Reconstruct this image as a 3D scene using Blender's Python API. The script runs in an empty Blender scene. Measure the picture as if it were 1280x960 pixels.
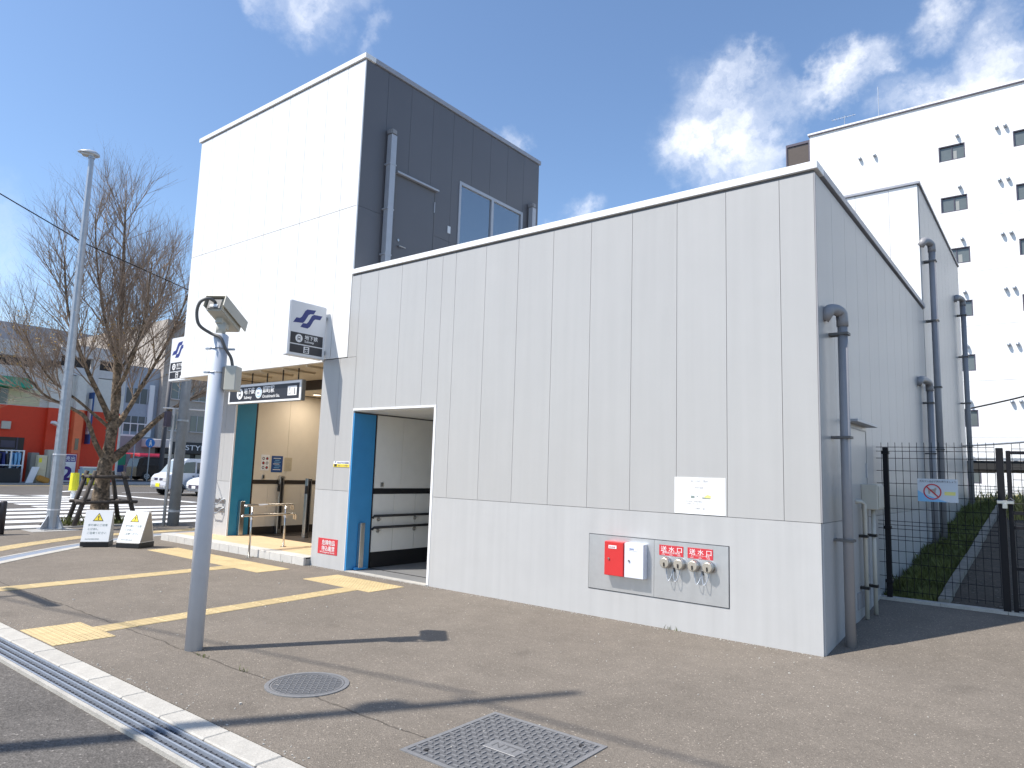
import bpy, bmesh, math, random
from mathutils import Vector, Matrix
random.seed(7)
SC = bpy.context.scene
COL = SC.collection
rad = math.radians

# ------------------------------------------------------------------ camera
cam = bpy.data.cameras.new('camera'); camo = bpy.data.objects.new('camera', cam); COL.objects.link(camo)
SC.camera = camo
yaw, pit, rol = rad(38.297), rad(7.095), rad(1.863)
fw = Vector((-math.sin(yaw), math.cos(yaw), 0)); rt = Vector((math.cos(yaw), math.sin(yaw), 0)); up = Vector((0, 0, 1))
f2 = fw*math.cos(pit)+up*math.sin(pit); u2 = -fw*math.sin(pit)+up*math.cos(pit)
r3 = rt*math.cos(rol)+u2*math.sin(rol); u3 = -rt*math.sin(rol)+u2*math.cos(rol)
M = Matrix((( r3.x, u3.x, -f2.x, 1.7903), (r3.y, u3.y, -f2.y, -7.0249), (r3.z, u3.z, -f2.z, 1.6), (0, 0, 0, 1)))
camo.matrix_world = M
cam.sensor_width = 36; cam.lens = 870.87/1280*36
cam.clip_start = 0.05; cam.clip_end = 3000

# ------------------------------------------------------------------ sky, sun, exposure
SUN = Vector((0.46, 0.75, -1.24)).normalized()          # direction the light travels
elev = math.asin(-SUN.z); srot = math.atan2(-SUN.x, -SUN.y)
w = bpy.data.worlds.new('World'); SC.world = w; w.use_nodes = True
nt = w.node_tree; nt.nodes.clear()
def N(t, tree=None, **k):
    n = (tree or nt).nodes.new(t)
    for a, b in k.items(): setattr(n, a, b)
    return n
def build_sky():
    L = nt.links.new
    out = N('ShaderNodeOutputWorld'); bg = N('ShaderNodeBackground'); L(bg.outputs[0], out.inputs[0])
    bg.inputs[1].default_value = 0.115
    sky = N('ShaderNodeTexSky', sky_type='NISHITA', sun_disc=False, sun_elevation=elev, sun_rotation=srot)
    sky.air_density = 1.0; sky.dust_density = 0.6; sky.ozone_density = 2.0
    tint = N('ShaderNodeMix', data_type='RGBA', blend_type='MULTIPLY'); tint.inputs[0].default_value = 1.0
    tint.inputs[7].default_value = (1.0, 1.07, 1.13, 1)
    L(sky.outputs[0], tint.inputs[6])
    tc = N('ShaderNodeTexCoord')
    # wispy warp of the direction
    n1 = N('ShaderNodeTexNoise'); n1.inputs['Scale'].default_value = 9; n1.inputs['Detail'].default_value = 7; n1.inputs['Roughness'].default_value = .62
    L(tc.outputs['Generated'], n1.inputs['Vector'])
    sub = N('ShaderNodeVectorMath', operation='SUBTRACT'); L(n1.outputs['Color'], sub.inputs[0]); sub.inputs[1].default_value = (.5, .5, .5)
    sc = N('ShaderNodeVectorMath', operation='SCALE'); L(sub.outputs[0], sc.inputs[0]); sc.inputs['Scale'].default_value = .17
    ad = N('ShaderNodeVectorMath', operation='ADD'); L(tc.outputs['Generated'], ad.inputs[0]); L(sc.outputs[0], ad.inputs[1])
    # clouds seen in the photograph: direction, angular radius
    blobs = []
    for px, py, r, a in [(905,150,.075,.95),(930,205,.06,.9),(870,190,.05,.75),(925,100,.035,.8),(985,150,.035,.7),(1025,125,.03,.8),(1060,92,.035,1),(1100,72,.04,1),(1128,80,.02,.8),
                         (640,168,.028,.8),(660,180,.02,.7),(705,268,.03,.9),(1200,128,.05,1),(1150,140,.05,.8),(1275,110,.07,1.2),(1255,35,.04,.8),(1180,0,.04,1),(405,-12,.055,.8),(330,-10,.03,.6),(475,42,.02,.35),
                         (-60,330,.10,.7),(1420,200,.12,1),(1500,40,.1,.9),(-350,200,.14,.9)]:
        d = (f2+r3*((px-640)/870.87)+u3*((480-py)/870.87)).normalized()
        blobs.append((d, r, a))
    random.seed(3)
    for k in range(14):                                   # more of the same clouds all round the sky
        az = random.uniform(0, 2*math.pi); el = random.uniform(.05, 1.1)
        d = Vector((math.cos(az)*math.cos(el), math.sin(az)*math.cos(el), math.sin(el)))
        if d.dot(f2) > .45: continue
        blobs.append((d, random.uniform(.06, .16), random.uniform(.6, 1)))
    acc = None
    for d, r, a in blobs:
        ds = N('ShaderNodeVectorMath', operation='DISTANCE'); L(ad.outputs[0], ds.inputs[0]); ds.inputs[1].default_value = d
        mr = N('ShaderNodeMapRange', interpolation_type='SMOOTHSTEP'); L(ds.outputs['Value'], mr.inputs[0])
        mr.inputs[1].default_value = r*1.22; mr.inputs[2].default_value = 0; mr.inputs[3].default_value = 0; mr.inputs[4].default_value = a
        if acc is None: acc = mr.outputs[0]
        else:
            m = N('ShaderNodeMath', operation='ADD'); L(acc, m.inputs[0]); L(mr.outputs[0], m.inputs[1]); acc = m.outputs[0]
    n2 = N('ShaderNodeTexNoise'); n2.inputs['Scale'].default_value = 14; n2.inputs['Detail'].default_value = 7; n2.inputs['Roughness'].default_value = .56
    L(ad.outputs[0], n2.inputs['Vector'])
    mr2 = N('ShaderNodeMapRange'); L(n2.outputs['Fac'], mr2.inputs[0]); mr2.inputs[1].default_value = .30; mr2.inputs[2].default_value = .72; mr2.inputs[3].default_value = .1; mr2.inputs[4].default_value = 1.15
    mu = N('ShaderNodeMath', operation='MULTIPLY'); mu.use_clamp = True; L(acc, mu.inputs[0]); L(mr2.outputs[0], mu.inputs[1])
    mu2 = N('ShaderNodeMath', operation='MULTIPLY'); L(mu.outputs[0], mu2.inputs[0]); mu2.inputs[1].default_value = .78
    mix = N('ShaderNodeMix', data_type='RGBA'); L(mu2.outputs[0], mix.inputs[0]); L(tint.outputs[2], mix.inputs[6]); mix.inputs[7].default_value = (7.2, 7.3, 7.6, 1)
    L(mix.outputs[2], bg.inputs[0])
build_sky()
sl = bpy.data.lights.new('sun', 'SUN'); sl.energy = 4.0; sl.angle = rad(.53); sl.color = (1, .945, .865)
so = bpy.data.objects.new('sun', sl); COL.objects.link(so); so.rotation_euler = SUN.to_track_quat('-Z', 'Y').to_euler(); so.location = (-20, -30, 50)
SC.view_settings.view_transform = 'Standard'; SC.view_settings.look = 'None'; SC.view_settings.gamma = 1
SC.view_settings.exposure = 0.68
random.seed(7)

# ------------------------------------------------------------------ materials
MATS = {}
def mat(name, col, rough=.6, metal=0, var=.06, scale=6, bump=0, bscale=60, speck=0, spscale=300, spec=.5, streak=0, rnd=0, trans=0):
    if name in MATS: return MATS[name]
    m = bpy.data.materials.new(name); m.use_nodes = True; t = m.node_tree; L = t.links.new
    b = t.nodes['Principled BSDF']; b.inputs['Roughness'].default_value = rough; b.inputs['Metallic'].default_value = metal
    b.inputs['Specular IOR Level'].default_value = spec
    b.inputs['Transmission Weight'].default_value = trans
    tc = N('ShaderNodeTexCoord', t)
    c = None
    base = (*col, 1)
    n = N('ShaderNodeTexNoise', t); n.inputs['Scale'].default_value = scale; n.inputs['Detail'].default_value = 6; n.inputs['Roughness'].default_value = .6
    L(tc.outputs['Object'], n.inputs['Vector'])
    mr = N('ShaderNodeMapRange', t); L(n.outputs['Fac'], mr.inputs[0]); mr.inputs[1].default_value = .25; mr.inputs[2].default_value = .75
    mr.inputs[3].default_value = 1-var; mr.inputs[4].default_value = 1+var
    val = mr.outputs[0]
    if streak:
        mp = N('ShaderNodeMapping', t); mp.inputs['Scale'].default_value = (9, 9, .35); L(tc.outputs['Object'], mp.inputs[0])
        n3 = N('ShaderNodeTexNoise', t); n3.inputs['Scale'].default_value = 1; n3.inputs['Detail'].default_value = 4; L(mp.outputs[0], n3.inputs['Vector'])
        m3 = N('ShaderNodeMapRange', t); L(n3.outputs['Fac'], m3.inputs[0]); m3.inputs[1].default_value = .35; m3.inputs[2].default_value = .7; m3.inputs[3].default_value = 1+streak*.4; m3.inputs[4].default_value = 1-streak
        mm = N('ShaderNodeMath', t, operation='MULTIPLY'); L(val, mm.inputs[0]); L(m3.outputs[0], mm.inputs[1]); val = mm.outputs[0]
    if rnd:
        oi = N('ShaderNodeObjectInfo', t); m4 = N('ShaderNodeMapRange', t); L(oi.outputs['Random'], m4.inputs[0]); m4.inputs[3].default_value = 1-rnd; m4.inputs[4].default_value = 1+rnd
        mm = N('ShaderNodeMath', t, operation='MULTIPLY'); L(val, mm.inputs[0]); L(m4.outputs[0], mm.inputs[1]); val = mm.outputs[0]
    if speck:
        v = N('ShaderNodeTexVoronoi', t); v.inputs['Scale'].default_value = spscale; L(tc.outputs['Object'], v.inputs['Vector'])
        sx = N('ShaderNodeSeparateColor', t); L(v.outputs['Color'], sx.inputs[0])
        m5 = N('ShaderNodeMapRange', t); L(sx.outputs[0], m5.inputs[0]); m5.inputs[3].default_value = 1-speck; m5.inputs[4].default_value = 1+speck
        mm = N('ShaderNodeMath', t, operation='MULTIPLY'); L(val, mm.inputs[0]); L(m5.outputs[0], mm.inputs[1]); val = mm.outputs[0]
    mx = N('ShaderNodeVectorMath', t, operation='SCALE'); mx.inputs[0].default_value = col; L(val, mx.inputs['Scale'])
    L(mx.outputs[0], b.inputs['Base Color'])
    if bump:
        nb = N('ShaderNodeTexNoise', t); nb.inputs['Scale'].default_value = bscale; nb.inputs['Detail'].default_value = 5; L(tc.outputs['Object'], nb.inputs['Vector'])
        bp = N('ShaderNodeBump', t); bp.inputs['Strength'].default_value = bump; bp.inputs['Distance'].default_value = .01
        L(nb.outputs['Fac'], bp.inputs['Height']); L(bp.outputs[0], b.inputs['Normal'])
    MATS[name] = m
    return m
def asphalt(name, col, grain, joint=None, amp=.28):
    """worn asphalt: stones, broad patches, pale flecks, tyre polish; joint = y of a paved joint line"""
    m = bpy.data.materials.new(name); m.use_nodes = True; t = m.node_tree; L = t.links.new
    b = t.nodes['Principled BSDF']; b.inputs['Roughness'].default_value = .9; b.inputs['Specular IOR Level'].default_value = .25
    tc = N('ShaderNodeTexCoord', t); P = tc.outputs['Object']
    def noise(s, d=5, r=.6):
        n = N('ShaderNodeTexNoise', t); n.inputs['Scale'].default_value = s; n.inputs['Detail'].default_value = d; n.inputs['Roughness'].default_value = r; L(P, n.inputs['Vector']); return n.outputs['Fac']
    def rng(x, a, bb, c, d):
        r = N('ShaderNodeMapRange', t); L(x, r.inputs[0]); r.inputs[1].default_value = a; r.inputs[2].default_value = bb; r.inputs[3].default_value = c; r.inputs[4].default_value = d; return r.outputs[0]
    def mul(x, y):
        q = N('ShaderNodeMath', t, operation='MULTIPLY'); L(x, q.inputs[0]); L(y, q.inputs[1]); return q.outputs[0]
    v = N('ShaderNodeTexVoronoi', t); v.inputs['Scale'].default_value = grain; L(P, v.inputs['Vector'])
    s = N('ShaderNodeSeparateColor', t); L(v.outputs['Color'], s.inputs[0])
    val = mul(rng(noise(.55, 6), .3, .7, .88, 1.1), rng(noise(3.2, 6, .7), .3, .7, .9, 1.1))
    val = mul(val, rng(s.outputs[0], 0, 1, 1-amp, 1+amp))
    val = mul(val, rng(s.outputs[1], .975, .985, 1, 2.0))
    val = mul(val, rng(noise(1.3, 3), .62, .72, 1, .86))
    if joint is not None:
        sp = N('ShaderNodeSeparateXYZ', t); L(P, sp.inputs[0])
        wob = rng(noise(2.5, 6), 0, 1, -.06, .06)
        a = N('ShaderNodeMath', t, operation='ADD'); L(sp.outputs[1], a.inputs[0]); L(wob, a.inputs[1])
        q = N('ShaderNodeMath', t, operation='ADD'); L(a.outputs[0], q.inputs[0]); q.inputs[1].default_value = -joint
        ab = N('ShaderNodeMath', t, operation='ABSOLUTE'); L(q.outputs[0], ab.inputs[0])
        val = mul(val, rng(ab.outputs[0], .002, .012, .45, 1))
    mx = N('ShaderNodeVectorMath', t, operation='SCALE'); mx.inputs[0].default_value = col; L(val, mx.inputs['Scale']); L(mx.outputs[0], b.inputs['Base Color'])
    bp = N('ShaderNodeBump', t); bp.inputs['Strength'].default_value = .6; bp.inputs['Distance'].default_value = .006
    L(v.outputs['Distance'], bp.inputs['Height']); L(bp.outputs[0], b.inputs['Normal'])
    MATS[name] = m; return m

asph = asphalt('pavement_asphalt', (.178, .154, .128), 130, joint=-3.86, amp=.19)
asph_road = asphalt('road_asphalt', (.115, .106, .097), 85)
white_panel = mat('white_panel', (.80, .80, .79), .38, var=.015, scale=2, rnd=.012, streak=.02)
grey_panel = mat('grey_panel', (.435, .43, .42), .32, var=.02, scale=2, rnd=.012, streak=.03)
plinth = mat('plinth_panel', (.47, .468, .462), .36, var=.03, scale=3, streak=.05)
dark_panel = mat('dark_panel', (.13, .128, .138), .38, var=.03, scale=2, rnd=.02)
core = mat('wall_core', (.16, .16, .165), .8)
coping_w = mat('white_coping', (.82, .82, .82), .35, var=.02)
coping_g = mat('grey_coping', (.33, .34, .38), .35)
tan = mat('tan_interior', (.76, .68, .55), .5, var=.03, rnd=.02)
soffit_m = mat('soffit', (.74, .64, .48), .55, var=.03)
inner_w = mat('interior_white', (.78, .77, .73), .45, var=.03, rnd=.02)
blue_m = mat('blue_panel', (.045, .27, .56), .42, var=.05)
teal_m = mat('teal_panel', (.033, .25, .42), .42, var=.05)
black = mat('black', (.012, .012, .014), .45)
darkbrown = mat('dark_brown', (.035, .026, .02), .5)
steel = mat('stainless', (.56, .55, .53), .30, 1, var=.06, scale=25)
steel_b = mat('brushed_steel', (.66, .66, .66), .38, .75, var=.05, scale=12, streak=.05)
galv = mat('galvanised', (.40, .43, .47), .45, .6, var=.12, scale=9)
pipe_g = mat('grey_pipe', (.29, .285, .295), .42, var=.06)
pole_w = mat('white_pole', (.58, .61, .67), .35, var=.04, streak=.05)
cream = mat('cream_paint', (.52, .50, .43), .45, var=.05)
cable_m = mat('grey_cable', (.13, .125, .12), .55)
conc = mat('concrete', (.42, .40, .36), .85, var=.14, scale=7, bump=.3, bscale=90, speck=.10, spscale=160, rnd=.06)
conc2 = mat('old_concrete', (.36, .35, .33), .85, var=.16, scale=3, bump=.3, bscale=60, speck=.12)
tact = mat('tactile_yellow', (.52, .40, .21), .7, var=.14, scale=14, bump=.25, bscale=140, rnd=.07)
peach = mat('peach_tile', (.62, .45, .27), .6, var=.06, scale=10, rnd=.03)
steptile = mat('step_tile', (.55, .53, .49), .6, var=.10, scale=9, rnd=.06, speck=.06)
drain_m = mat('drain_metal', (.36, .40, .46), .45, .5, var=.1, scale=20)
drain_d = mat('drain_slot', (.04, .044, .055), .8)
iron = mat('cast_iron', (.145, .145, .15), .55, .4, var=.15, scale=30, bump=.3)
iron_hi = mat('cast_iron_worn', (.235, .235, .24), .5, .4, var=.15, scale=40)
red_m = mat('red_enamel', (.60, .035, .035), .35, var=.04)
redp = mat('red_print', (.55, .04, .05), .5)
whitep = mat('white_print', (.82, .82, .82), .5, var=.01)
sign_w = mat('sign_white', (.74, .75, .77), .3, var=.01)
navy = mat('navy_print', (.03, .045, .20), .45)
charcoal = mat('charcoal_print', (.03, .032, .04), .4)
yel = mat('yellow_print', (.85, .66, .04), .5)
yelp = mat('yellow_plastic', (.80, .74, .03), .45)
bluep = mat('blue_print', (.02, .075, .24), .45)
lblue = mat('light_blue_print', (.22, .50, .78), .5)
bark = mat('bark', (.155, .115, .078), .9, var=.7, scale=12, bump=1.0, bscale=26, speck=.55, spscale=17)
twigm = mat('twig', (.30, .235, .185), .85, var=.25, scale=3)
budm = mat('bud', (.34, .22, .06), .8, var=.3, scale=3)
stakem = mat('wooden_stake', (.07, .058, .05), .85, var=.2, scale=12)
grassm = mat('grass', (.12, .135, .036), .8, var=.5, scale=3.5)
grassdry = mat('dry_grass', (.30, .27, .09), .85, var=.3, scale=3)
soil = mat('soil', (.06, .048, .036), .95, var=.3, scale=5, bump=.5, bscale=30, speck=.3, spscale=60)
rpaint = mat('road_paint', (.72, .72, .71), .7, var=.10, scale=7, bump=.2, bscale=90, speck=.06, spscale=60)
glass_d = mat('window_glass', (.035, .042, .05), .05, spec=.9, var=.0)
glass_g = mat('far_glass', (.13, .15, .15), .12, spec=.7)
frame_g = mat('aluminium_frame', (.45, .46, .49), .4, .3)
frame_d = mat('dark_frame', (.07, .06, .09), .45)
apt_w = mat('apartment_white', (.80, .80, .79), .6, var=.02)
bronze = mat('bronze_glass', (.11, .085, .065), .25)
store_red = mat('store_red', (.70, .052, .014), .6, var=.05)
store_red2 = mat('store_orange', (.85, .20, .08), .6, var=.05)
store_grey = mat('store_grey', (.60, .58, .57), .75, var=.08)
store_wall = mat('store_pale_wall', (.68, .66, .61), .75, var=.08)
cream_wall = mat('store_cream', (.62, .58, .38), .7)
green_m = mat('awning_green', (.015, .32, .17), .5)
farwall = mat('far_grey_wall', (.30, .30, .315), .7, var=.1)
farwall2 = mat('far_brown_wall', (.42, .37, .32), .75, var=.15)
car_w = mat('car_white', (.72, .73, .75), .22, var=.01)
car_s = mat('van_silver', (.60, .63, .69), .25, var=.01)
car_k = mat('car_black', (.014, .014, .017), .22)
car_r = mat('car_red', (.42, .03, .06), .25)
tyre_m = mat('tyre', (.018, .018, .018), .8)
head_m = mat('headlamp', (.60, .62, .62), .1, spec=.8)

# ------------------------------------------------------------------ helpers
WL = {}
def tag(o, label=None, cat=None, group=None, kind=None):
    if label: o['label'] = label
    if cat: o['category'] = cat
    if group: o['group'] = group
    if kind: o['kind'] = kind
    return o
def thing(name, loc, label, cat, group=None, rz=0):
    e = bpy.data.objects.new(name, None); COL.objects.link(e); e.location = loc; e.rotation_euler = (0, 0, rz); e.empty_display_size = .2
    WL[e.name] = Vector(loc)
    return tag(e, label, cat, group)
def obj(name, bm, m, parent=None, local=False, label=None, cat=None, group=None, kind=None, smooth=False):
    """one mesh object; vertices are in world coordinates unless local"""
    me = bm
    if isinstance(bm, bmesh.types.BMesh):
        me = bpy.data.meshes.new(name)
        bmesh.ops.recalc_face_normals(bm, faces=bm.faces)
        if smooth:
            for f in bm.faces: f.smooth = True
        bm.to_mesh(me); bm.free()
        for q in (m if isinstance(m, (list, tuple)) else [m]): me.materials.append(q)
    o = bpy.data.objects.new(name, me); COL.objects.link(o)
    p0 = Vector((0, 0, 0))
    if parent is not None:
        o.parent = parent
        if not local: o.location = -WL[parent.name]
    WL[o.name] = p0
    return tag(o, label, cat, group, kind)
def BM(): return bmesh.new()
def box(bm, x0, x1, y0, y1, z0, z1, mi=0):
    v = [bm.verts.new(p) for p in ((x0,y0,z0),(x1,y0,z0),(x1,y1,z0),(x0,y1,z0),(x0,y0,z1),(x1,y0,z1),(x1,y1,z1),(x0,y1,z1))]
    for f in ((0,3,2,1),(4,5,6,7),(0,1,5,4),(1,2,6,5),(2,3,7,6),(3,0,4,7)):
        bm.faces.new([v[i] for i in f]).material_index = mi
    return bm
def bx(*a): return box(BM(), *a)
def bbox(x0, x1, y0, y1, z0, z1, b=.004, seg=1):
    bm = bx(x0, x1, y0, y1, z0, z1); bmesh.ops.bevel(bm, geom=bm.edges[:], offset=b, segments=seg, affect='EDGES'); return bm
def obox(bm, c, ax, ay, az, hx, hy, hz):
    """oriented box: centre, three unit axes, half sizes"""
    c = Vector(c); v = []
    for s in ((-1,-1,-1),(1,-1,-1),(1,1,-1),(-1,1,-1),(-1,-1,1),(1,-1,1),(1,1,1),(-1,1,1)):
        v.append(bm.verts.new(c+Vector(ax)*hx*s[0]+Vector(ay)*hy*s[1]+Vector(az)*hz*s[2]))
    for f in ((0,3,2,1),(4,5,6,7),(0,1,5,4),(1,2,6,5),(2,3,7,6),(3,0,4,7)): bm.faces.new([v[i] for i in f])
    return bm
def tube(bm, pts, r, n=8, cap=True):
    pts = [Vector(p) for p in pts]; rs = r if isinstance(r, (list, tuple)) else [r]*len(pts)
    rings = []; prev = None
    for i, p in enumerate(pts):
        d = (pts[min(i+1, len(pts)-1)]-pts[max(i-1, 0)]).normalized()
        if prev is None:
            a = d.orthogonal().normalized()
        else:
            a = (prev-d*prev.dot(d)); a = a.normalized() if a.length > 1e-6 else d.orthogonal().normalized()
        prev = a; b = d.cross(a)
        rings.append([bm.verts.new(p+(a*math.cos(2*math.pi*k/n)+b*math.sin(2*math.pi*k/n))*rs[i]) for k in range(n)])
    for i in range(len(rings)-1):
        for k in range(n):
            bm.faces.new((rings[i][k], rings[i][(k+1) % n], rings[i+1][(k+1) % n], rings[i+1][k]))
    if cap and n > 2:
        bm.faces.new(list(reversed(rings[0]))); bm.faces.new(rings[-1])
    return bm
def cyl(bm, p0, p1, r, n=16): return tube(bm, [p0, p1], r, n)
def arc_pts(f, a0, a1, n): return [f(a0+(a1-a0)*i/n) for i in range(n+1)]
def prism(bm, poly, d):
    """extrude a polygon (list of 3-D points) by vector d"""
    a = [bm.verts.new(p) for p in poly]; b = [bm.verts.new(Vector(p)+Vector(d)) for p in poly]
    bm.faces.new(a); bm.faces.new(list(reversed(b)))
    for i in range(len(a)):
        j = (i+1) % len(a); bm.faces.new((a[i], b[i], b[j], a[j]))
    return bm
def plate(name, O, u, v, poly, m, parent, off=.001, th=.0012, **k):
    """flat print: polygon in (u,v) on a face through O, raised by off"""
    O, u, v = Vector(O), Vector(u), Vector(v); n = u.cross(v).normalized()
    bm = prism(BM(), [O+u*a+v*b+n*off for a, b in poly], n*th)
    return obj(name, bm, m, parent, **k)
def rect(a0, a1, b0, b1): return [(a0, b0), (a1, b0), (a1, b1), (a0, b1)]
def disc(cx, cy, r, n=24, ry=None): return [(cx+r*math.cos(2*math.pi*i/n), cy+(ry or r)*math.sin(2*math.pi*i/n)) for i in range(n)]
def text(body, O, u, v, a, b, size, m, parent, off=.0026, align='LEFT', width=None, name='lettering', bold=0.0):
    O, u, v = Vector(O), Vector(u).normalized(), Vector(v).normalized(); n = u.cross(v).normalized()
    cu = bpy.data.curves.new('lettering', 'FONT'); cu.body = body; cu.size = size; cu.align_x = align; cu.extrude = .0004; cu.offset = bold*size; cu.resolution_u = 3
    t = bpy.data.objects.new('tmp', cu); COL.objects.link(t)
    dg = bpy.context.evaluated_depsgraph_get(); me = bpy.data.meshes.new_from_object(t.evaluated_get(dg)); 
    bpy.data.objects.remove(t); bpy.data.curves.remove(cu)
    xs = [q.co.x for q in me.vertices]
    sx = 1
    if xs and width: sx = width/max(1e-5, max(xs)-min(xs))
    for q in me.vertices:
        c = q.co; q.co = O+u*(a+c.x*sx)+v*(b+c.y)+n*(off+c.z)
    me.materials.clear(); me.materials.append(m)
    return obj(name, me, m, parent)
GAP = .0024
def panels(parent, m, axis, pl, th, us, zs, holes=(), name='wall_panel', gap=None):
    """cladding panels on a plane. axis 'y': faces -Y at Y=pl; axis 'x': faces +X at X=pl. us, zs = seams"""
    G_ = gap or GAP
    for i in range(len(us)-1):
        for j in range(len(zs)-1):
            rs = [(us[i]+G_, us[i+1]-G_, zs[j]+G_, zs[j+1]-G_)]
            for (ha, hb, hc, hd) in holes:
                nr = []
                for (a, b, c, d) in rs:
                    if hb <= a or ha >= b or hd <= c or hc >= d: nr.append((a, b, c, d)); continue
                    if ha > a: nr.append((a, ha, c, d))
                    if hb < b: nr.append((hb, b, c, d))
                    if hc > c: nr.append((max(a, ha), min(b, hb), c, hc))
                    if hd < d: nr.append((max(a, ha), min(b, hb), hd, d))
                rs = nr
            for (a, b, c, d) in rs:
                if b-a < .01 or d-c < .01: continue
                if axis == 'y': bm = bx(a, b, pl, pl+th, c, d)
                elif axis == 'x': bm = bx(pl-th, pl, a, b, c, d)
                elif axis == 'z': bm = bx(a, b, c, d, pl, pl+th)
                obj(name, bm, m, parent)
def seams(a, b, step, start=None):
    s = start if start is not None else a
    r = [a]; x = s
    while x < b-.02:
        if x > a+.02: r.append(x)
        x += step
    r.append(b); return r

# ================================================================== SETTING
def structure(name, bm, m, **k): return obj(name, bm, m, kind='structure', **k)
# road level sheet to the horizon
bm = BM()
R = 1500
v = [bm.verts.new(p) for p in ((-R,-R,-.03),(R,-R,-.03),(R,R,-.03),(-R,R,-.03))]; bm.faces.new(v)
structure('road', bm, asph_road)
# pavement slab (flush with the kerbstones): corner piece and main piece, rising along the alley beside the building
def zg(x, y): return .09*max(0, min(y, 13)) if x >= -.1 else 0.0
bm = BM()
prism(bm, [(-9.3,-4.57,0),(-.02,-4.57,0),(-.02,6,0),(-15.9,6,0),(-15.9,-2.2,0),(-14.5,-4.9,0),(-12,-7.2,0),(-10.2,-8,0),(-9.3,-6.4,0)], (0,0,-.12))
structure('pavement', bm, asph)
bm = BM()
g = [[bm.verts.new((x, y, zg(x, y))) for x in (-.02, .8, 3, 40)] for y in (-4.57, -3, -1.5, 0, 1, 2.47)]
for i in range(len(g)-1):
    for j in range(3): bm.faces.new((g[i][j], g[i][j+1], g[i+1][j+1], g[i+1][j]))
structure('alley_pavement', bm, asph)
bm = BM()
g = [[bm.verts.new((x, y, zg(1, y)-.01)) for x in (-.05, .25, .5, .9, 1.3, 2, 4, 40)] for y in (2.47, 4, 6, 8, 10, 13, 20, 33.8)]
for i in range(len(g)-1):
    for j in range(7): bm.faces.new((g[i][j], g[i][j+1], g[i+1][j+1], g[i+1][j]))
structure('dirt_ground', bm, soil)
# kerbstones and drain channel along the road
km = bbox(0, .534, 0, .17, -.14, .004, .008)
kme = bpy.data.meshes.new('kerbstone'); km.to_mesh(kme); km.free(); kme.materials.append(conc)
kerb = structure('kerb', bx(-9.2, 14, -4.735, -4.575, -.15, -.02), conc2)
x = -9.2; i = 0
while x < 13.5:
    o = bpy.data.objects.new('kerbstone', kme); COL.objects.link(o); o.parent = kerb; o.location = (x, -4.745, random.uniform(-.0015, .0015)); x += .5385
bm = BM()
box(bm, -9.2, 14, -4.935, -4.749, -.06, -.022)
dr = structure('drain_channel', bm, drain_d)
for k in range(4):
    y = -4.757-k*.0565
    obj('grate_bar', bx(-9.2, 14, y-.013, y, -.03, -.002), drain_m, dr)
obj('grate_bar', bx(-9.2, 14, -4.972, -4.942, -.03, -.004), conc, dr)
bm = BM()
for k in range(400):
    xx = -9.2+k*.058; box(bm, xx, xx+.010, -4.935, -4.75, -.034, -.018)
obj('grate_ribs', bm, mat('drain_rib', (.09, .095, .11), .6), dr, kind='stuff')
# old drain channel curving across the corner
pth = [(-9.3,-4.6),(-9.9,-4.1),(-10.5,-3.45),(-11.2,-2.7),(-11.95,-1.85),(-12.6,-.95),(-13.1,-.1),(-13.4,.9),(-13.5,2.2),(-13.55,5.9)]
def ribbon(bm, path, o0, o1, z0, z1):
    pr = None
    for i, p in enumerate(path):
        a = Vector(path[max(0, i-1)]); b = Vector(path[min(len(path)-1, i+1)]); d = (b-a).normalized(); n = Vector((-d.y, d.x)); q = Vector(p)
        P0, P1 = q+n*o0, q+n*o1
        vs = [bm.verts.new((P0.x, P0.y, z1)), bm.verts.new((P1.x, P1.y, z1)), bm.verts.new((P1.x, P1.y, z0)), bm.verts.new((P0.x, P0.y, z0))]
        if pr:
            for k in range(4): bm.faces.new((pr[k], pr[(k+1) % 4], vs[(k+1) % 4], vs[k]))
        pr = vs
    return bm
dc = structure('old_drain_channel', ribbon(BM(), pth, .14, .34, -.05, .004), drain_m)
obj('edging', ribbon(BM(), pth, -.02, .13, -.05, .008), conc, dc)
obj('edging', ribbon(BM(), pth, .345, .42, -.05, .006), conc2, dc)
# tactile paving
def tile_mesh(kind, s=.29):
    bm = bx(-s/2, s/2, -s/2, s/2, -.02, .004)
    if kind == 'dot':
        k = 5
        for i in range(k):
            for j in range(k):
                x = (i-(k-1)/2)*s/k; y = (j-(k-1)/2)*s/k
                lo = [bm.verts.new((x+.017*math.cos(t*math.pi/3), y+.017*math.sin(t*math.pi/3), .004)) for t in range(6)]
                hi = [bm.verts.new((x+.010*math.cos(t*math.pi/3), y+.010*math.sin(t*math.pi/3), .009)) for t in range(6)]
                for t in range(6): bm.faces.new((lo[t], lo[(t+1) % 6], hi[(t+1) % 6], hi[t]))
                bm.faces.new(hi)
    else:
        for i in range(4):
            x = (i-1.5)*s/4
            lo = [bm.verts.new(p) for p in ((x-.017,-s/2+.012,.004),(x+.017,-s/2+.012,.004),(x+.017,s/2-.012,.004),(x-.017,s/2-.012,.004))]
            hi = [bm.verts.new(p) for p in ((x-.010,-s/2+.02,.009),(x+.010,-s/2+.02,.009),(x+.010,s/2-.02,.009),(x-.010,s/2-.02,.009))]
            for t in range(4): bm.faces.new((lo[t], lo[(t+1) % 4], hi[(t+1) % 4], hi[t]))
            bm.faces.new(hi)
    me = bpy.data.meshes.new('tactile_tile'); bmesh.ops.recalc_face_normals(bm, faces=bm.faces); bm.to_mesh(me); bm.free(); me.materials.append(tact); return me
dotm, barm = tile_mesh('dot'), tile_mesh('bar')
tp = structure('tactile_paving', bx(-7.0, -6.9, -.55, -.45, -.05, -.03), conc2)
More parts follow.
